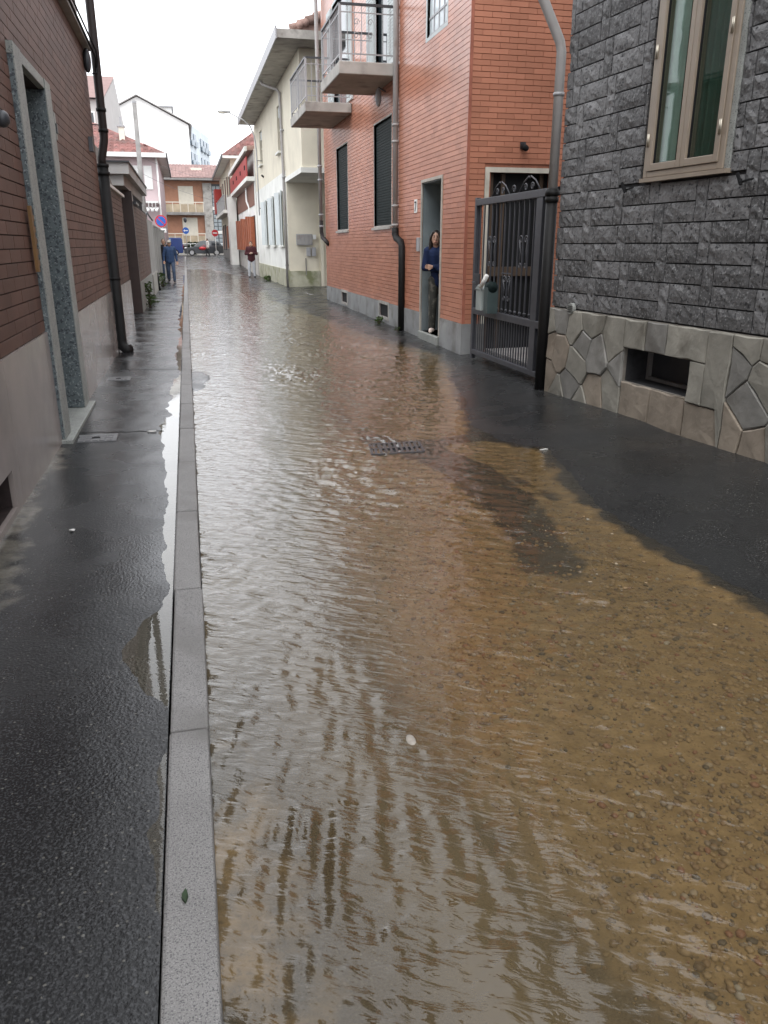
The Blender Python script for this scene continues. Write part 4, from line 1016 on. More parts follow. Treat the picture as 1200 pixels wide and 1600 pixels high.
q = MB(); wall_with_holes(q, (XC - .05, 0, 0), UY, NXm, 29.76, 42.15, -.1, .74, [(33.3, 33.5, .2, .5), (38.3, 38.55, .2, .5), (30.5, 30.7, .15, .5)], .049); q.build('base', 'old_plinth', ch)
B(XC - .001, 4.79, 29.74, 29.794, -.1, .70).build('base', 'old_plinth', ch)
for i, h in enumerate(cw):
    wo = B(XC + .12, XC + .14, h[0], h[1], h[2], h[3]).build('window', 'chrome_glass', ch)
    B(XC + .08, XC + .119, (h[0]+h[1])/2 - .04, (h[0]+h[1])/2 + .04, h[2], h[3]).build('mullion', 'off_white', wo)
    B(XC + .08, XC + .119, h[0], h[1], (h[2]+h[3])/2 - .03, (h[2]+h[3])/2 + .03).build('transom', 'off_white', wo)
    B(XC - .12, XC + .1, h[0]-.08, h[1]+.08, h[2]-.07, h[2]-.005).build('window_sill', 'white_plaster', wo)
    if i >= 2:
        for (a, b, da, db) in ((h[0], h[0]-.50, -.03, -.14), (h[1], h[1]+.50, -.03, -.14)):
            s_ = MB(); s_.prism([(XC+da, a, h[2]), (XC+db, b, h[2]), (XC+db, b, h[3]), (XC+da, a, h[3])], (-.035, 0, 0)); s_.build('shutter', 'shutter_grey', wo)
    else:
        B(XC + .06, XC + .08, h[0], h[1], h[3] - .35, h[3]).build('roller_blind', 'shutter_grey', wo)
es = MB(); es.box(2.90, 9.2, 24.6, 41.6, 7.05, 7.27); es.build('eave_slab', 'concrete', ch)
B(2.86, 2.899, 24.55, 41.65, 7.02, 7.33).build('gutter', 'zinc', ch)
# roof: ridge along the street, courses of round tiles at the verge
rf = MB(); rf.prism([(3.3, 24.7, 7.271), (9.2, 24.7, 7.271), (6.8, 24.7, 8.9)], (0, 16.8, 0)); rfo = rf.build('roof', 'roof_old', ch)
tl = MB()
for j in range(15):
    t = j/15; x = 3.35 + t*3.4; z = 7.33 + t*1.58
    for k in range(28): tl.tube([(x-.06, 24.75 + k*.6, z), (x+.22, 24.75 + k*.6, z+.10)], [.10, .075], 8)
tl.build('roof_tiles', 'roof_old', rfo, smooth=True, kind='stuff')
for k in range(6):
    MB().tube([(3.55+k*.17, 24.62, 7.40+k*.06), (3.60+k*.17, 25.2, 7.42+k*.06)], .10, 10).build('verge_tile', 'roof_old', rfo, smooth=True)
p3 = pipe(ch, [(3.0, 30.6, 7.02), (3.02, 30.6, 6.92), (3.5, 30.3, 6.72), (3.58, 30.2, 6.6), (3.58, 30.0, 4.0), (3.57, 29.85, .05)], .05, 'pipe_grey')
for z in (5.4, 3.9, 2.3, .9): MB().tube([(3.58, 29.95, z-.03), (3.58, 29.95, z+.03)], .065, 10).build('pipe_collar', 'zinc', p3, smooth=True)
ml = B(3.92, 4.5, 29.66, 29.738, 1.60, 1.98).build('letterbox_row', 'zinc', ch)
for i in range(4): B(3.935 + i*.142, 4.06 + i*.142, 29.645, 29.659, 1.63, 1.95).build('letterbox_flap', 'pipe_grey', ml)
B(4.52, 4.64, 29.68, 29.738, 1.80, 1.96).build('intercom', 'white', ch)
for x in (4.28, 4.47): B(x, x+.15, 29.67, 29.738, 1.22, 1.52).build('meter_box', 'zinc', ch)
B(4.24, 4.27, 29.735, 29.7985, .55, 1.15).build('cable_channel', 'concrete_dark', ch)
MB().tube([(3.62, 38.0, 4.55), (3.58, 38.0, 4.5)], .08).build('vent', 'black', ch)
B(4.80, 4.92, 29.70, 29.80, -.1, 3.0).build('garage_frame', 'cream', ch)
gs = B(4.92, 7.2, 29.88, 29.92, -.1, 3.0).build('garage_shutter', mat('blue_grey_shutter', (.30, .38, .42), .5), ch)
for k in range(19): B(4.93, 7.2, 29.865, 29.879, -.05 + k*.16, .09 + k*.16).build('shutter_slat', mat('blue_grey_shutter', (.30, .38, .42), .5), gs)
B(3.72, 8, 23.0, 29.7, -.2, .115).build('driveway', 'concrete_dark', kind='structure')

# street lamp on a bracket at the far corner
sl = thing('street_lamp', (3.4, 38.5, 3), 'grey street lamp on a curved bracket from the cream house', 'street lamp')
MB().tube([(3.42, 38.5, 2.9), (3.42, 38.5, 5.6), (3.36, 38.5, 6.2), (3.2, 38.5, 6.6), (2.9, 38.5, 6.85), (2.3, 38.5, 7.12)], .03, 8).build('bracket', 'lamp_grey', sl, smooth=True)
MB().ellipsoid((2.08, 38.5, 7.16), (.30, .12, .075)).build('lamp_head', 'lamp_grey', sl, smooth=True)
MB().ellipsoid((2.02, 38.5, 7.12), (.2, .1, .06)).build('lens', 'off_white', sl, smooth=True)
for z in (3.2, 5.2): MB().bar((3.42, 38.5, z), (3.66, 38.5, z), .03).build('wall_clamp', 'dark_metal', sl)

# ------------------------------------------------------------------ white house with red balcony
def far_window(parent, x, y0, y1, z0, z1, m='brown_shutter', n=-1):
    wo = B(x + n*.03, x + n*.001, y0, y1, z0, z1).build('window', m, parent); B(x + n*.07, x + n*.032, (y0+y1)/2-.03, (y0+y1)/2+.03, z0, z1).build('mullion', 'dark_metal', wo); return wo
wb = thing('white_house', (6, 50, 0), 'white house with long red balcony and reddish slatted ground floor', 'house')
XB = 3.62; yb0, yb1 = 42.4, 58.5
B(XB, 9, yb0, yb1, -.2, 6.1).build('wall', 'white_plaster', wb)
B(XB - .05, XB - .001, yb0, yb1, -.2, 1.25).build('base', 'concrete', wb)
B(XB - .03, XB - .001, 43.2, 56.8, 3.55, 4.62).build('brown_panel', 'brown_shutter', wb)
B(XB - .04, XB - .001, 43.3, 56.6, 1.3, 3.06).build('slat_back', 'brown_metal', wb)
for i in range(9): B(XB - .24, XB - .041, 43.5 + i*1.46, 44.4 + i*1.46, 1.32, 3.0 + .05*(i % 3)).build('slat', 'wood_red', wb)
for i in range(4): B(XB - .03, XB - .001, 43.6 + i*3.3, 45.6 + i*3.3, 3.07, 3.5).build('window', 'white', wb)
bb = B(3.22, XB - .001, yb0 + .2, 57.6, 4.66, 4.86).build('balcony', 'white_plaster', wb)
for i in range(10): B(3.25, 3.29, yb0 + .25 + i*1.5, yb0 + 1.72 + i*1.5, 4.862, 5.78).build('balcony_panel', mat('red_panel', (.36, .045, .04), .5, .12, 3), bb)
for i in range(4): B(3.225, 3.249, 43.6 + i*3.4, 44.1 + i*3.4, 5.25, 5.45).build('panel_opening', 'black', bb)
MB().prism([(3.3, yb0+.1, 6.05), (3.3, 58.2, 6.05), (3.3, 58.2, 6.25), (3.3, yb0+.1, 6.25)], (6, 0, .3)).build('roof', 'roof_old', wb)
B(3.18, 3.298, yb0, 58.3, 6.0, 6.22).build('gutter', 'white_plaster', wb)
B(3.0, 3.5, 56.6, 58.6, -.1, 4.655).build('corner_pier', 'white_plaster', wb)
pipe(wb, [(3.5, 47, 4.6), (3.5, 47, 3.9), (3.58, 46.6, 3.6), (3.58, 46.4, 3.0)], .06, 'white', 'balcony_drain')
# ------------------------------------------------------------------ corner house with tiled hip roof
ca = thing('corner_house', (6, 68, 0), 'cream corner house with brown shutters and tiled hipped roof', 'house')
XA = 3.4
B(XA, 9, 58.9, 77, -.2, 7.25).build('wall', 'cream', ca)
B(XA - .04, XA - .001, 58.9, 77, -.2, 1.3).build('base', 'concrete_dark', ca)
B(XA - .03, XA - .001, 58.9, 77, 1.3, 3.0).build('ground_floor', mat('pinkish_render', (.48, .34, .28), .8), ca)
for i in range(7): B(XA - .14, XA - .035, 60.5 + i*.9, 61.2 + i*.9, 1.4, 3.0).build('slat', 'wood_red', ca)
for y in (60.2, 63.2, 66.5, 70.2, 73.6): far_window(ca, XA, y, y+1.3, 4.2, 6.4)
far_window(ca, XA - .03, 69.5, 71, 1.2, 3.2, 'dark_metal'); far_window(ca, XA - .03, 73, 74.2, 1.2, 3.2, 'dark_metal')
B(XA - .6, XA - .001, 74.2, 76.9, 4.2, 6.2).build('red_awning', mat('red_panel', (.36, .045, .04), .5), ca)
ab = B(2.85, XA - .001, 60.5, 76, 3.78, 4.0).build('balcony', 'white_plaster', ca)
bar = MB().bar((0, 0, 4.0), (0, 0, 5.0), .04).mesh('railing_bar'); bar.materials.append(M['zinc'])
for i in range(44): link('railing_bar', bar, ab, (2.9, 60.6 + i*.35, 0))
for i in range(4): link('railing_bar', bar, ab, (2.95 + i*.13, 60.55, 0))
MB().bar((2.9, 60.5, 5.0), (2.9, 76, 5.0), .06).build('handrail', 'zinc', ab)
B(2.84, 9.2, 57.9, 77.6, 7.15, 7.30).build('eave', 'white_plaster', ca)
B(2.78, 2.839, 57.85, 77.65, 7.12, 7.38).build('gutter', 'dark_metal', ca)
def hip_roof(parent, x0, x1, y0, y1, z0, zr, m, ridge_y=True, rows=14, rough=.05):
    n = rows; cx, cy = (x0+x1)/2, (y0+y1)/2; half = (x1-x0)/2 if ridge_y else (y1-y0)/2
    ra = (cx, y0+half, zr) if ridge_y else (x0+half, cy, zr); rb = (cx, y1-half, zr) if ridge_y else (x1-half, cy, zr)
    ro = MB().add([(x0,y0,z0),(x1,y0,z0),(x1,y1,z0),(x0,y1,z0), ra, rb], [(0,1,4),(2,3,5),(1,2,5,4),(3,0,4,5)] if ridge_y else [(3,0,4),(1,2,5),(0,1,5,4),(2,3,4,5)]).build('roof', m, parent)
    tm = MB()
    def strip(A, Bq, C, D):   # eave A-B, top D-C : lay courses of barrel tiles
        A, Bq, C, D = map(Vector, (A, Bq, C, D)); L = (Bq-A).length; k = max(4, int(L/.32)); up = ((D+C)/2 - (A+Bq)/2); nr = (Bq-A).cross(up).normalized(); nr = nr if nr.z > 0 else -nr
        slope = up.length; cr = max(4, int(slope/.42))
        for c in range(cr):
            t0, t1 = c/cr, min(1, (c+1.12)/cr)
            for i in range(k):
                f = (i+.5)/k; 
                p = A + (Bq-A)*f; base0 = p + up.normalized()*slope*t0; base1 = p + up.normalized()*slope*t1
                lo = (A-A).length
                # stay inside the (possibly triangular) facet
                lft = (D-A).dot((Bq-A).normalized())/L*t1; rgt = 1 - (Bq-C).dot((Bq-A).normalized())/L*t1
                if not (lft - .01 <= f <= rgt + .01): continue
                s = (Bq-A).normalized()*(L/k*.46)
                tm.add([base0 - s, base0 + nr*.075 + nr*rough*.3, base0 + s, base1 - s*.9 + nr*.01, base1 + nr*.06, base1 + s*.9 + nr*.01], [(0,1,4,3),(1,2,5,4),(0,2,1)])
    if ridge_y: strip((x0,y0,z0),(x1,y0,z0),ra,ra); strip((x0,y1,z0),(x0,y0,z0),ra,rb); strip((x1,y0,z0),(x1,y1,z0),rb,ra)
    else: strip((x0,y0,z0),(x1,y0,z0),rb,ra); strip((x1,y0,z0),(x1,y1,z0),rb,rb); strip((x0,y1,z0),(x0,y0,z0),ra,ra)
    tm.build('roof_tiles', m, ro, kind='stuff')
    return ro
hip_roof(ca, 2.84, 9.2, 57.9, 77.6, 7.31, 9.6, 'roof')

# ------------------------------------------------------------------ end of the street: orange house
eh = thing('orange_house', (2, 96, .5), 'orange house with cream shutters and two balconies closing the street', 'house')
YE = 95.0
B(-3.4, 9, YE, 103, 0, 8.3).build('wall', 'orange_wall', eh)
B(2.3, 3.25, YE - .25, YE - .001, .3, 8.1).build('stair_pier', 'concrete', eh)
gb = B(3.25, 5.2, YE - .1, YE - .001, .6, 8.0).build('glass_block_wall', 'dark_metal', eh)
for k in range(17):
    if k in (5, 11): B(3.26, 5.2, YE - .16, YE - .101, .7+k*.42, 1.05+k*.42).build('spandrel', 'white_plaster', gb); continue
    for i in range(4): B(3.32 + i*.46, 3.68 + i*.46, YE - .13, YE - .101, .7 + k*.42, 1.05 + k*.42).build('glass_block', mat('glass_block', (.32, .36, .38), .2), gb)
for (z0, z1, x0, x1) in ((5.35, 7.75, -.35, 1.25), (2.1, 4.5, -.15, 1.5)): 
    so = B(x0, x1, YE - .06, YE - .001, z0, z1).build('shutter', 'off_white', eh)
    for k in range(int((z1-z0)/.2)): B(x0+.03, x1-.03, YE - .075, YE - .061, z0+.03+k*.2, z0+.2+k*.2).build('shutter_slat', 'off_white', so)
for z in (4.75, 1.5):
    bo = B(-1.9, 2.28, YE - 1.1, YE - .001, z, z + .28).build('balcony', 'concrete_dark', eh)
    for i in range(5): B(-1.86 + i*.83, -1.06 + i*.83, YE - 1.08, YE - 1.04, z + .281, z + 1.1).build('balcony_panel', mat('ochre_panel', (.42, .34, .24), .5, .2, 1), bo)
    MB().bar((-1.9, YE - 1.06, z + 1.3), (2.28, YE - 1.06, z + 1.3), .09).build('handrail', 'off_white', bo)
    for i in range(6): B(-1.9 + i*.82, -1.84 + i*.82, YE - 1.09, YE - 1.03, z + .281, z + 1.3).build('railing_post', 'off_white', bo)
B(-4, 9.5, YE - 1.3, 103.5, 8.3, 8.5).build('eave', 'concrete_dark', eh)
rfe = MB(); rfe.add([(-4, YE-1.3, 8.51), (9.5, YE-1.3, 8.51), (9.5, 99.5, 10.3), (-4, 99.5, 10.3), (-4, 103.5, 8.51), (9.5, 103.5, 8.51)], [(0,1,2,3), (3,2,5,4), (0,3,4), (1,5,2)]); reo = rfe.build('roof', 'roof_pinkish', eh)
tm = MB()
for c in range(12):
    for i in range(38):
        t = c/12; y = YE - 1.3 + t*5.8; z = 8.53 + t*1.79; x = -4 + i*.355
        tm.add([(x, y, z), (x+.17, y, z+.05), (x+.34, y, z), (x+.01, y+.52, z+.17), (x+.17, y+.52, z+.2), (x+.33, y+.52, z+.17)], [(0,1,4,3), (1,2,5,4), (0,2,1)])
tm.build('roof_tiles', 'roof_pinkish', reo, kind='stuff')
B(1.2, 2.4, 97.0, 97.5, 9.5, 9.8).build('skylight', 'off_white', reo)
fe = thing('street_fence', (1, 92.6, .5), 'low pale railing in front of the orange house', 'railing')
MB().bar((-2.5, 92.6, 1.75), (4.5, 92.6, 1.75), .06).build('top_rail', 'white', fe)
for i in range(8): B(-2.5 + i, -2.44 + i, 92.57, 92.63, .55, 1.75).build('post', 'white', fe)
B(-2.5, 4.5, 92.5, 92.7, .3, 1.1).build('low_wall', 'concrete', fe)
leafy('hedge', (.9, 93.4, .6), 500, 1.1, 1.3, 'dark green hedge below the lower cream shutter of orange house', 'hedge', m='needle', ls=.16)

# ------------------------------------------------------------------ left background
pk = thing('mauve_house', (-5, 58, 0), 'mauve house with red tiled hip roof and white shutters', 'house')
B(-10, -1.24, 52, 66, -.1, 6.5).build('wall', 'pink', pk)
B(-10.5, -.72, 51.4, 66.6, 6.5, 6.64).build('eave', 'white_plaster', pk)
B(-10.5, -.68, 51.3, 51.399, 6.46, 6.70).build('gutter', 'white', pk); B(-.718, -.66, 51.3, 66.6, 6.46, 6.70).build('gutter', 'dark_metal', pk)
pr = hip_roof(pk, -10.5, -.72, 51.4, 66.6, 6.65, 9.0, 'roof')
for (a, b) in ((-3.3, -2.36), (-2.08, -1.62)):
    so = B(a, b, 51.95, 51.999, 4.75, 6.05).build('shutter', 'white', pk)
    for k in range(10): B(a+.04, b-.04, 51.93, 51.949, 4.8 + k*.12, 4.9 + k*.12).build('shutter_slat', 'white', so)
pipe(pk, [(-1.3, 51.9, 6.5), (-1.3, 51.9, 0)], .055, 'white')
cy = MB(); cy.box(-3.35, -3.05, 53.2, 53.5, 6.9, 8.25); cyo = cy.build('chimney', 'off_white', pk); B(-3.42, -2.98, 53.13, 53.57, 8.25, 8.33).build('chimney_cap', 'zinc', cyo); MB().tube([(-3.2, 53.35, 8.33), (-3.2, 53.35, 8.8)], .06).build('chimney_pot', 'zinc', cyo)
aw = B(-2.35, -1.36, 50.8, 51.95, 3.95, 4.05).build('awning', 'white', pk)
for i in range(5): B(-2.35 + i*.2, -2.31 + i*.2, 50.78, 50.82, 3.62, 3.95).build('awning_strut', 'white', aw)
for i in range(4): MB().ellipsoid((-2.22 + i*.24, 50.8, 3.55), (.1, .05, .1), 8, 6).build('awning_scallop', 'white', aw, smooth=True)
B(-2.35, -1.36, 50.78, 50.83, 3.62, 3.70).build('awning_rail', 'white', aw)

th = thing('tall_house', (-10, 80, 0), 'tall house with pale grey gable wall and red roof behind the mauve house', 'house')
g = [(66, 0), (97, 0), (97, 9.4), (80, 15.4), (66, 11.6)]
MB().prism([(-5.0, y, z) for y, z in g], (-18, 0, 0)).build('wall', mat('pale_grey_render', (.50, .48, .46), .85, .05, 1), th)
MB().add([(-4.95, 65.6, 11.65), (-23.2, 65.6, 11.65), (-23.2, 80, 15.55), (-4.95, 80, 15.55)], [(0,1,2,3)]).build('roof', 'roof_pinkish', th)
for x in (-6.6, -8.2):
    for z in (9.4, 7.0): wo = B(x, x+.9, 65.9, 65.999, z, z + 1.4).build('window', 'white', th); B(x+.1, x+.8, 65.85, 65.899, z+.1, z+1.3).build('pane', 'chrome_glass', wo)
wh = thing('white_gable_house', (-3, 115, 0), 'big white house with shallow gable and flat dormer', 'house')
g = [(-10, 0), (1.5, 0), (1.5, 15.8), (-4.45, 18.75), (-10, 15.9)]
MB().prism([(x, 110, z) for x, z in g], (0, 14, 0)).build('wall', 'white', wh)
MB().prism([(1.9, 109.6, 15.75), (-4.45, 109.6, 18.85), (-4.45, 109.6, 18.98), (1.9, 109.6, 15.88)], (0, 15, 0)).build('roof', 'pipe_grey', wh); MB().prism([(-10.4, 109.6, 15.8), (-4.45, 109.6, 18.85), (-4.45, 109.6, 18.98), (-10.4, 109.6, 15.93)], (0, 15, 0)).build('roof', 'pipe_grey', wh)
dm = B(-2.3, -.4, 111, 116, 16.2, 17.85).build('dormer', 'white', wh); B(-2.6, -.2, 110.7, 116, 17.85, 17.98).build('dormer_roof', 'zinc', dm)
tw = thing('apartment_tower', (3, 160, 0), 'pale bluish apartment tower with loggia windows behind the orange house', 'building')
c = [(-.6, 150), (1.9, 150), (6.0, 170), (3.5, 170)]
twm = mat('pale_blue_render', (.70, .75, .78), .8, .05, .5)
MB().prism([(x, y, 0) for x, y in c], (0, 0, 21.4)).build('wall', twm, tw)
d = Vector((4.1, 20, 0)); dn = d.normalized(); nn = Vector((dn.y, -dn.x, 0)); L = d.length
for k in range(6):
    for i in range(6):
        if i in (2,): continue
        a = Vector((1.9, 150, 0)) + dn*(1 + i*3.2); z = 2 + k*3.2
        p = [a + nn*.05 + Vector((0,0,z)), a + dn*2.2 + nn*.05 + Vector((0,0,z)), a + dn*2.2 + nn*.05 + Vector((0,0,z+2.1)), a + nn*.05 + Vector((0,0,z+2.1))]
        MB().prism(p, nn*.1).build('window', mat('tower_window', (.20, .25, .30), .3), tw)
        MB().prism([q + nn*.3 for q in (p[0], p[1], p[1]+Vector((0,0,.9)), p[0]+Vector((0,0,.9)))], nn*.1).build('balcony_panel', mat('tower_panel', (.45, .5, .54), .6), tw)
for z in (8, 14.6, 18.4): B(-.2, .15, 149.9, 149.999, z, z + 1.8).build('window', mat('tower_window', (.20, .25, .30), .3), tw)
MB().box(.5, 1.6, 154, 155, 21.4, 22.2).build('roof_hut', 'white', tw)
po = thing('utility_pole', (-1.97, 46.2, 0), 'bare grey concrete utility pole in front of the mauve house', 'pole')
MB().tube([(-2.05, 46.2, -.1), (-2.0, 46.2, 8.55)], [.17, .10], 12).build('shaft', 'concrete_dark', po, smooth=True)
MB().tube([(-2.0, 46.2, 8.5), (-2.0, 46.2, 8.6)], .105, 12).build('pole_cap', 'zinc', po)
wr = MB()
for (a, b, sg) in (((-2.0, 46.2, 6.0), (3.4, 62, 6.2), .35), ((-2.0, 46.2, 5.2), (3.4, 62, 4.6), .3)):
    a, b = Vector(a), Vector(b); wr.tube([a.lerp(b, t/10) - Vector((0, 0, sg*4*(t/10)*(1-t/10))) for t in range(11)], .008, 4)
wr.build('overhead_wire', 'dark_metal', label='thin overhead wires from the concrete pole across the street', cat='wire')

# ------------------------------------------------------------------ signs
def disc(c, r, t=.02, n=24): return MB().tube([(c[0], c[1], c[2]), (c[0], c[1]-t, c[2])], r, n)
ns = thing('no_parking_sign', (-1.15, 44.6, 0), 'round blue no parking sign with red rim over a white plate', 'sign')
MB().tube([(-1.15, 44.6, -.1), (-1.15, 44.6, 3.1)], .03, 8).build('post', 'zinc', ns, smooth=True)
dd = disc((-1.15, 44.55, 2.78), .30).build('red_rim', 'sign_red', ns); disc((-1.15, 44.529, 2.78), .235, .006).build('blue_disc', 'sign_blue', dd)
MB().bar((-1.32, 44.518, 2.95), (-.98, 44.518, 2.61), .05, .006, up=(0, 1, 0)).build('red_slash', 'sign_red', dd)
B(-1.38, -.92, 44.53, 44.55, 2.22, 2.42).build('plate', 'white', ns); B(-1.30, -1.0, 44.522, 44.529, 2.29, 2.34).build('plate_text', 'dark_metal', ns)
ar = thing('arrow_sign', (.12, 80.5, .5), 'round blue sign with white left arrow at the street end', 'sign')
MB().tube([(.12, 80.5, .4), (.12, 80.5, 3.9)], .03, 8).build('post', 'zinc', ar, smooth=True)
dd = disc((.12, 80.45, 2.9), .30).build('blue_disc', 'sign_blue', ar)
MB().prism([(-.10, 80.427, 2.9), (.02, 80.427, 3.03), (.02, 80.427, 2.94), (.32, 80.427, 2.94), (.32, 80.427, 2.86), (.02, 80.427, 2.86), (.02, 80.427, 2.77)], (0, -.006, 0)).build('white_arrow', 'white', dd)
mir = MB().ellipsoid((.15, 80.5, 3.85), (.16, .08, .24)).build('sign_back', 'dark_metal', ar, smooth=True)
ne = thing('no_entry_sign', (2.72, 77.4, .5), 'round red no entry sign beside the corner house', 'sign')
MB().tube([(2.72, 77.4, .4), (2.72, 77.4, 3.0)], .03, 8).build('post', 'white', ne, smooth=True)
dd = disc((2.72, 77.35, 2.65), .30).build('red_disc', 'sign_red', ne); B(2.52, 2.92, 77.322, 77.329, 2.6, 2.7).build('white_bar', 'white', dd)

# ------------------------------------------------------------------ parked cars across the end of the street
def car(name, x0, y, z, L, H, m, label, van=False):
    t = thing(name, (x0 + L/2, y, z), label, 'car'); W = 1.72
    P = lambda u, h: (x0 + u*L, h*H + z)
    if van: body = [(0, .16), (0, .58), (.03, .66), (.16, .70), (.28, .98), (.34, 1.0), (.96, 1.0), (.99, .9), (1, .2), (.97, .14), (.02, .12)]; cab = [(.20, .72), (.30, .95), (.46, .95), (.46, .70)]
    else: body = [(0, .18), (.0, .40), (.03, .50), (.25, .60), (.27, .62), (.95, .66), (1, .60), (1, .22), (.97, .15), (.02, .14)]; cab = None
    bm_ = MB(); bm_.prism([(P(u, h)[0], y - W/2, P(u, h)[1]) for u, h in body], (0, W, 0)); bo = bm_.build('body', m, t); bevel(bo, .06, 3)
    if not van:
        gh = [(.24, .60), (.42, .96), (.50, 1.0), (.78, .99), (.90, .90), (.97, .64)]
        k = len(gh); vs = [(P(u, h)[0], y - (W/2 - .02 - .22*max(0, (h-.6)/.4)), P(u, h)[1]) for u, h in gh] + [(P(u, h)[0], y + (W/2 - .02 - .22*max(0, (h-.6)/.4)), P(u, h)[1]) for u, h in gh]
        ro = MB().add(vs, [tuple(range(k)), tuple(range(2*k-1, k-1, -1))] + [(i, (i+1) % k, k+(i+1) % k, k+i) for i in range(k)]).build('cabin', m, t); bevel(ro, .03, 2)
        for w4 in ([(.31, .66), (.43, .92), (.58, .935), (.58, .66)], [(.60, .66), (.60, .935), (.77, .93), (.86, .86), (.90, .68)]):
            MB().prism([(P(u, h)[0], y - (W/2 + .004 - .22*max(0, (h-.6)/.4)), P(u, h)[1]) for u, h in w4], (0, .03, 0)).build('side_window', 'chrome_glass', ro)
        MB().prism([(P(u, h)[0] - .03, yy, P(u, h)[1] + .01) for (u, h, yy) in ((.27, .645, y-.72), (.41, .94, y-.60), (.41, .94, y+.60), (.27, .645, y+.72))], (-.015, 0, .01)).build('windscreen', 'chrome_glass', ro)
    else:
        MB().prism([(P(u, h)[0], y - W/2 - .012, P(u, h)[1]) for u, h in cab], (0, .03, 0)).build('side_window', mat('pale_glass', (.3, .4, .5), .1), bo)
        MB().prism([(P(u, h)[0], y - W/2 - .012, P(u, h)[1]) for u, h in ((.50, .72), (.50, .94), (.72, .94), (.72, .72))], (0, .03, 0)).build('side_window', mat('pale_glass', (.3, .4, .5), .1), bo)
    for u in (.19, .81):
        for s in (-1, 1):
            c0 = Vector((x0 + u*L, y + s*(W/2 - .10), z + .31)); wo = MB().tube([c0 - Vector((0, .11, 0)), c0 + Vector((0, .11, 0))], .31, 20).build('wheel', 'rubber', t, smooth=False)
            MB().tube([c0 + Vector((0, s*.112, 0)), c0 + Vector((0, s*.125, 0))], .20, 14).build('rim', 'alloy', wo)
    for s in (-1, 1): MB().ellipsoid((x0 + .045*L, y + s*.66, z + H*.50), (.16, .16, .08)).build('headlight', 'white', t, smooth=True)
    for s in (-1, 1): B(x0 + L - .02, x0 + L + .015, y + s*.70 - .12, y + s*.70 + .12, z + H*.45, z + H*.62).build('tail_light', 'sign_red', t)
    for u in (.585,): B(x0 + u*L - .005, x0 + u*L + .005, y - W/2 - .006, y - W/2 + .01, z + .3*H, z + .62*H).build('door_gap', 'black', bo)
    return t
car('dark_car', -.18, 84.5, .585, 3.9, 1.46, mat('black_car_paint', (.022, .025, .03), .2, .02, 2, coat=.6), 'black hatchback parked across the end of the street')
car('blue_van', -4.35, 85.2,   .585, 4.1, 1.72, mat('blue_car_paint', (.02, .05, .20), .25, .02, 2, coat=.5), 'blue van parked at the street end behind the walking men', van=True)

# ================================================================== drains, covers, litter
dg = thing('storm_drain_grate', (1.52, 5.92, .0), 'cast-iron storm drain grate swallowing the flood water', 'drain')
for i in range(9): MB().bar((1.335 + i*.043, 5.76, .036), (1.38 + i*.043, 6.06, .036), .020, .03).build('bar', 'iron', dg)
for (a, b) in (((1.30, 5.75), (1.72, 5.75)), ((1.35, 6.07), (1.77, 6.07)), ((1.30, 5.75), (1.35, 6.07)), ((1.72, 5.75), (1.77, 6.07)), ((1.325, 5.91), (1.745, 5.91))):
    MB().bar((*a, .033), (*b, .033), .022, .035).build('frame', 'iron', dg)
MB().add([(1.30, 5.75, .008), (1.72, 5.75, .008), (1.77, 6.07, .008), (1.35, 6.07, .008)], [(0,1,2,3)]).build('sump', 'black', dg)
def cover(x0, x1, y0, y1, label):
    z = float(pave(np.array((x0+x1)/2), np.array((y0+y1)/2))) + .004
    t = thing('inspection_cover', ((x0+x1)/2, (y0+y1)/2, z), label, 'manhole cover')
    B(x0, x1, y0, y1, z - .05, z).build('frame', 'cover', t)
    n = 5; 
    for i in range(n):
        for k in range(3):
            if (i, k) == (2, 1): continue
            B(x0 + .02 + (x1-x0-.04)*i/n, x0 + .008 + (x1-x0-.04)*(i+1)/n, y0 + .02 + (y1-y0-.04)*k/3, y0 + .008 + (y1-y0-.04)*(k+1)/3, z, z + .005).build('tread_plate', 'cover', t)
    MB().box((x0+x1)/2 - .04, (x0+x1)/2 + .04, (y0+y1)/2 - .015, (y0+y1)/2 + .015, z, z + .004).build('key_slot', 'black', t)
cover(-.97, -.66, 6.36, 6.62, 'small steel pavement cover beside the granite doorstep')
cover(-1.0, -.74, 9.35, 9.62, 'small steel pavement cover midway between doorstep and downpipe')
cover(-.92, -.60, 12.8, 13.1, 'worn steel pavement cover beyond the black downpipe')
sm = MB()
for (y, x0, x1) in ((6.7, -1.0, -.30), (10.2, -1.05, -.20), (15.6, -1.0, -.2), (19.8, -1.0, -.2)):
    pts = [(x0 + (x1-x0)*i/14, y + .05*fbm(np.array(x0 + i*.3), np.array(y), 2) + .01*math.sin(i*2.1)) for i in range(15)]
    for a, b in zip(pts, pts[1:]):
        za = float(pave(np.array(a[0]), np.array(a[1]))) + .003; zb = float(pave(np.array(b[0]), np.array(b[1]))) + .003
        sm.add([(a[0], a[1]-.008, za), (b[0], b[1]-.008, zb), (b[0], b[1]+.008, zb), (a[0], a[1]+.008, za)], [(0,1,2,3)])
sm.build('asphalt_seam', 'black', kind='structure')
def litter(name, x, y, zf, r, m, label, cat, sc=(1, 1, .3)):
    z = zf; q = MB(); n = 9; pts = [(x + r*sc[0]*math.cos(i*6.283/n)*random.uniform(.6, 1.1), y + r*sc[1]*math.sin(i*6.283/n)*random.uniform(.6, 1.1), z + random.uniform(0, .006)) for i in range(n)]
    q.prism(pts, (0, 0, .006)); q.build(name, m, label=label, cat=cat)
zp = lambda x, y: float(pave(np.array(x), np.array(y))) + .002
litter('paper_scrap', -.39, 6.66, zp(-.39, 6.66), .035, 'paper', 'scrap of white paper lying on the pavement seam', 'litter', (1.3, .6, 1))
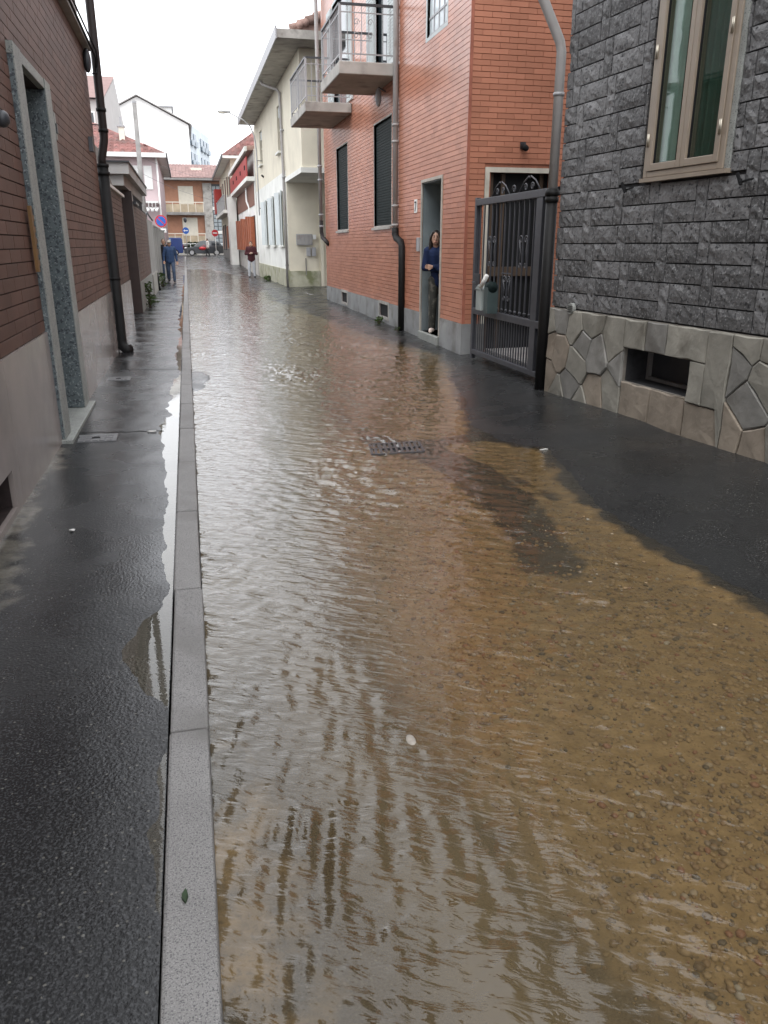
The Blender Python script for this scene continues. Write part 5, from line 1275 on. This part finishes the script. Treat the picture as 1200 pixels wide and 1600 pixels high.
litter('paper_scrap', -.72, 4.25, zp(-.72, 4.25), .018, 'paper', 'tiny white paper scrap on dark pavement near the cellar vent', 'litter')
litter('fallen_leaf', -.12, 1.52, .126, .010, 'needle', 'small dark green leaf lying on the granite kerb', 'leaf', (.8, 2, 1))
litter('cigarette_end', 2.66, 5.55, float(bed(np.array(2.66), np.array(5.55))) + .003, .022, 'paper', 'pale stick of litter on the asphalt edge by the water', 'litter', (1.6, .25, 1))
q = MB().ellipsoid((.60, 2.10, .036), (.022, .042, .020), 10, 7); q.build('pale_stone', mat('pale_stone', (.34, .31, .27), .5, .2, 30), smooth=True, label='pale stone breaking the surface of the muddy flow', cat='stone')

# ================================================================== people
def person(name, label, loc, heading, H, top, trousers, shoes, hair='hair_dark', pose=None, long_hair=False, cap=None, headturn=0., skirt=False, voxel=.011, extra=None, skin='skin', hood=False, fat=1.0):
    t = thing(name, loc, label, 'person'); k = H/1.72
    J = dict(pel=(0,0,.93), chest=(0,0,1.28), neck=(0,.0,1.47), head=(0,-.02,1.60), shL=(.175,0,1.41), shR=(-.175,0,1.41), elL=(.235,.03,1.13), elR=(-.235,.03,1.13), wrL=(.25,-.06,.89), wrR=(-.25,-.06,.89),
             hiL=(.09,0,.90), hiR=(-.09,0,.90), knL=(.10,-.03,.49), knR=(-.10,-.03,.49), anL=(.10,.01,.09), anR=(-.10,.01,.09))
    J.update(pose or {})
    rz = Matrix.Rotation(heading, 3, 'Z')
    def T(p): return rz @ (Vector(p)*k) + Vector(loc)
    V = {q: Vector(v) for q, v in J.items()}
    class PB(MB):
        def cap(s, a, b, r0, r1): return s.capsule(T(a), T(b), r0*k, r1*k)
        def ell(s, c, r, rot=None): return s.ellipsoid(T(c), tuple(q*k for q in r), rot=(rz @ rot) if rot else rz)
    hr = Matrix.Rotation(headturn, 3, 'Z')
    hp = lambda p: V['head'] + hr @ Vector(p)
    sk = PB(); sk.ell(V['head'], (.076, .095, .115), hr); sk.ell(hp((0, -.035, -.055)), (.055, .055, .062), hr); sk.cap(V['neck'] - Vector((0,0,.06)), hp((0, .01, -.06)), .052, .05)
    sk.cap(hp((0, -.090, .005)), hp((0, -.110, -.022)), .010, .015); sk.ell(hp((0, -.085, -.062)), (.024, .012, .010), hr); sk.ell(hp((.078, .01, -.01)), (.012, .022, .032), hr); sk.ell(hp((-.078, .01, -.01)), (.012, .022, .032), hr)
    sk.cap(V['chest'] + Vector((0,0,.05)), V['pel'], .12, .12)
    for s in 'LR':
        sk.cap(V['chest'] + Vector((0,0,.08)), V['sh'+s], .09, .06); sk.cap(V['sh'+s], V['el'+s], .050, .040); sk.cap(V['el'+s], V['wr'+s], .040, .028)
        d = (V['wr'+s] - V['el'+s]).normalized(); side = d.cross(Vector((0, -1, .2))).normalized(); fw = side.cross(d)
        w0 = V['wr'+s]; pc = w0 + d*.06
        sk.cap(w0 + d*.015, pc - side*.018, .028, .022); sk.cap(w0 + d*.015, pc + side*.018, .028, .022)
        for i, (o, ln) in enumerate(((-.033, .060), (-.011, .072), (.011, .066), (.033, .05))):
            b = pc + side*o + d*.02; m1 = b + d*ln*.55 + fw*.008; sk.cap(b, m1, .0095, .009); sk.cap(m1, m1 + d*ln*.4 + fw*.022, .009, .0075)
        sg = 1 if s == 'L' else -1
        tb = w0 + d*.025 - side*.028; sk.cap(tb, tb - side*.025 + d*.035 + fw*.01, .011, .010); sk.cap(tb - side*.025 + d*.035 + fw*.01, tb - side*.028 + d*.06 + fw*.02, .010, .008)
        sk.cap(V['pel'], V['hi'+s], .11, .085); sk.cap(V['hi'+s], V['kn'+s], .078, .052); sk.cap(V['kn'+s], V['an'+s], .052, .035)
        sk.cap(V['an'+s] - Vector((0, -.03, .04)), V['an'+s] + Vector((0, -.14, -.055)), .036, .028)
    def fin(mb, nm_, m_, par, vx=voxel):
        o = mb.build(nm_, m_, par, smooth=True); md = o.modifiers.new('remesh', 'REMESH'); md.mode = 'VOXEL'; md.voxel_size = vx; md.use_smooth_shade = True
        sm_ = o.modifiers.new('smooth', 'SMOOTH'); sm_.iterations = 3; sm_.factor = .5
        return o
    body = fin(sk, 'body', skin, t, voxel*.8)
    tp = PB()
    tp.cap(V['chest'] + Vector((.05,0,.06)), V['pel'] + Vector((.04,0,.0)), .135*fat, .125*fat); tp.cap(V['chest'] + Vector((-.05,0,.06)), V['pel'] + Vector((-.04,0,.0)), .135*fat, .125*fat)
    tp.cap(V['pel'] + Vector((.05, 0, .0)), V['pel'] + Vector((.05, 0, -.05)), .125*fat, .128*fat); tp.cap(V['pel'] + Vector((-.05, 0, .0)), V['pel'] + Vector((-.05, 0, -.05)), .125*fat, .128*fat)
    for s in 'LR':
        tp.cap(V['chest'] + Vector((0,0,.10)), V['sh'+s], .085, .078); tp.cap(V['sh'+s], V['el'+s], .074, .060); tp.cap(V['el'+s], V['wr'+s] - (V['wr'+s]-V['el'+s])*.08, .060, .042)
    tp.cap(V['neck'] - Vector((0, -.01, .05)), V['neck'] - Vector((0, -.01, .02)), .075, .068)
    if hood: tp.ell(V['neck'] + Vector((0, .07, -.01)), (.11, .07, .08))
    fin(tp, 'top', top, t)
    tr_ = PB()
    for s in 'LR':
        tr_.cap(V['pel'] + Vector((0,0,-.04)), V['hi'+s], .118, .10); tr_.cap(V['hi'+s], V['kn'+s], .097, .074); tr_.cap(V['kn'+s], V['an'+s] + Vector((0,0,.0)), .074, .062)
    fin(tr_, 'trousers', trousers, t)
    for s in 'LR':
        sh_ = PB(); sh_.cap(V['an'+s] - Vector((0, -.035, .035)), V['an'+s] + Vector((0, -.02, -.03)), .05, .052); sh_.cap(V['an'+s] + Vector((0, -.02, -.045)), V['an'+s] + Vector((.0, -.15, -.052)), .046, .036); fin(sh_, 'shoe', shoes, t)
    hm = PB()
    if cap is None or long_hair:
        hm.ell(hp((0, .022, .028)), (.088, .098, .108), hr)
        if long_hair:
            for sx in (-1, 1): hm.cap(hp((sx*.078, .02, .03)), hp((sx*.100, .005, -.20)), .032, .028); hm.cap(hp((sx*.03, .06, 0)), hp((sx*.06, .06, -.24)), .055, .04); hm.cap(hp((sx*.050, -.055, .085)), hp((sx*.084, -.02, .0)), .018, .022)
        fin(hm, 'hair', hair, t, .009)
    else:
        hm.ell(hp((0, .02, .0)), (.085, .092, .09), hr); fin(hm, 'hair', hair, t)
        cp = PB(); cp.ell(hp((0, .005, .05)), (.092, .108, .085), hr); cp.ell(hp((0, -.11, .045)), (.07, .07, .012), hr); fin(cp, 'cap', cap, t, .009)
    for sx in (-1, 1):
        e = PB(); e.ell(hp((sx*.031, -.088, .018)), (.013, .008, .007), hr); e.build('eye', 'black', body, smooth=True)
        e = PB(); e.cap(hp((sx*.016, -.092, .038)), hp((sx*.046, -.084, .040)), .004, .0035); e.build('eyebrow', 'hair_dark', body, smooth=True)
    mo = PB(); mo.cap(hp((-.02, -.096, -.060)), hp((.02, -.096, -.060)), .006, .006); mo.build('lips', mat('lips', (.35, .13, .11), .45), body, smooth=True)
    return t, T
cl = lambda n, c, r=.8, **k: mat(n, c, r, .15, 9, bump=.35, bscale=26, **k)
navy = cl('navy_knit', (.008, .018, .06)); camo = cl('dark_patterned_cotton', (.035, .035, .03), stain=(.14, .13, .11), stain_scale=16, stain_t=.52)
person('person', 'woman in navy jumper with long dark hair leaning in the red doorway', (4.035, 12.80, .20), R(-26), 1.62, navy, camo, mat('pale_shoe', (.62, .52, .46), .6), long_hair=True, headturn=R(8), voxel=.009,
       pose=dict(pel=(.03,.02,.93), chest=(-.02,-.01,1.27), neck=(-.05,-.02,1.46), head=(-.06,-.05,1.60), shL=(.15,.0,1.40), shR=(-.20,-.01,1.39), elL=(.19,-.08,1.12), elR=(-.25,-.04,1.11), wrL=(-.08,-.20,1.13), wrR=(.06,-.19,1.09),
                 anL=(.07,.02,.09), anR=(-.10,-.06,.09), knL=(.09,-.02,.49), knR=(-.09,-.07,.49)))
zr = float(bed(np.array(3.1), np.array(40.3)))
_, T = person('person', 'person in maroon hooded top and pale grey trousers looking down at hands', (3.08, 40.3, zr), R(-5), 1.70, cl('maroon_fleece', (.055, .014, .018)), cl('light_grey_sweatpants', (.42, .43, .46)), mat('dark_shoe', (.03, .03, .035), .5), hood=True, fat=1.12,
       pose=dict(elL=(.27,.02,1.13), elR=(-.27,.02,1.13), wrL=(.07,-.20,1.17), wrR=(-.07,-.20,1.15), head=(0,-.05,1.59), anL=(.13,.0,.09), anR=(-.13,-.02,.09), knL=(.12,-.03,.49), knR=(-.12,-.04,.49)))
ph = MB(); ph.bar(T((-.06, -.28, 1.17)), T((.06, -.28, 1.19)), .075, .012); ph.build('telephone', 'white', label='pale phone held by the person in the maroon top', cat='phone')
zl = float(pave(np.array(-.7), np.array(35.)))
person('person', 'man in blue denim jacket and cap walking on the pavement', (-.66, 34.8, zl), R(4), 1.66, cl('denim_jacket', (.035, .065, .14)), cl('blue_jeans', (.06, .085, .14)), mat('dark_shoe', (.03, .03, .035), .5), cap=mat('grey_cap', (.30, .27, .24), .8), fat=1.12,
       pose=dict(knL=(.10,-.16,.52), anL=(.10,-.20,.10), knR=(-.10,.02,.49), anR=(-.10,.16,.14), elL=(.26,.08,1.13), wrL=(.27,.02,.87), elR=(-.26,-.02,1.13), wrR=(-.27,-.14,.89)))
person('person', 'man in dark jacket and jeans walking behind the man in denim', (-.93, 36.6, zl), R(2), 1.74, cl('black_jacket', (.014, .014, .02)), cl('blue_jeans', (.06, .085, .14)), mat('dark_shoe', (.03, .03, .035), .5), hair=mat('grey_hair', (.10, .09, .08), .7),
       pose=dict(knR=(-.10,-.14,.52), anR=(-.10,-.18,.10), knL=(.10,.02,.49), anL=(.10,.15,.13), elR=(-.27,.02,1.13), wrR=(-.27,-.02,.87), elL=(.26,-.10,1.15), wrL=(.10,-.22,1.35)))
person('person', 'person in white top and dark trousers walking in front of the black hatchback', (2.05, 80.4, .535), R(-70), 1.66, cl('white_shirt', (.72, .70, .68)), cl('dark_trousers', (.03, .03, .035)), mat('dark_shoe', (.03, .03, .035), .5),
       pose=dict(knL=(.10,-.16,.52), anL=(.10,-.22,.10), knR=(-.10,.02,.49), anR=(-.10,.18,.14)))
rb = MB().ellipsoid((1.55, 80.2, 1.30), (.34, .12, .16)); rb.tube([(1.4, 80.2, 1.4), (1.7, 80.2, 1.62), (1.95, 80.3, 1.4)], .02, 6)
rb.build('red_bag', 'sign_red', smooth=True, label='red bag carried by the person in the white top', cat='bag')
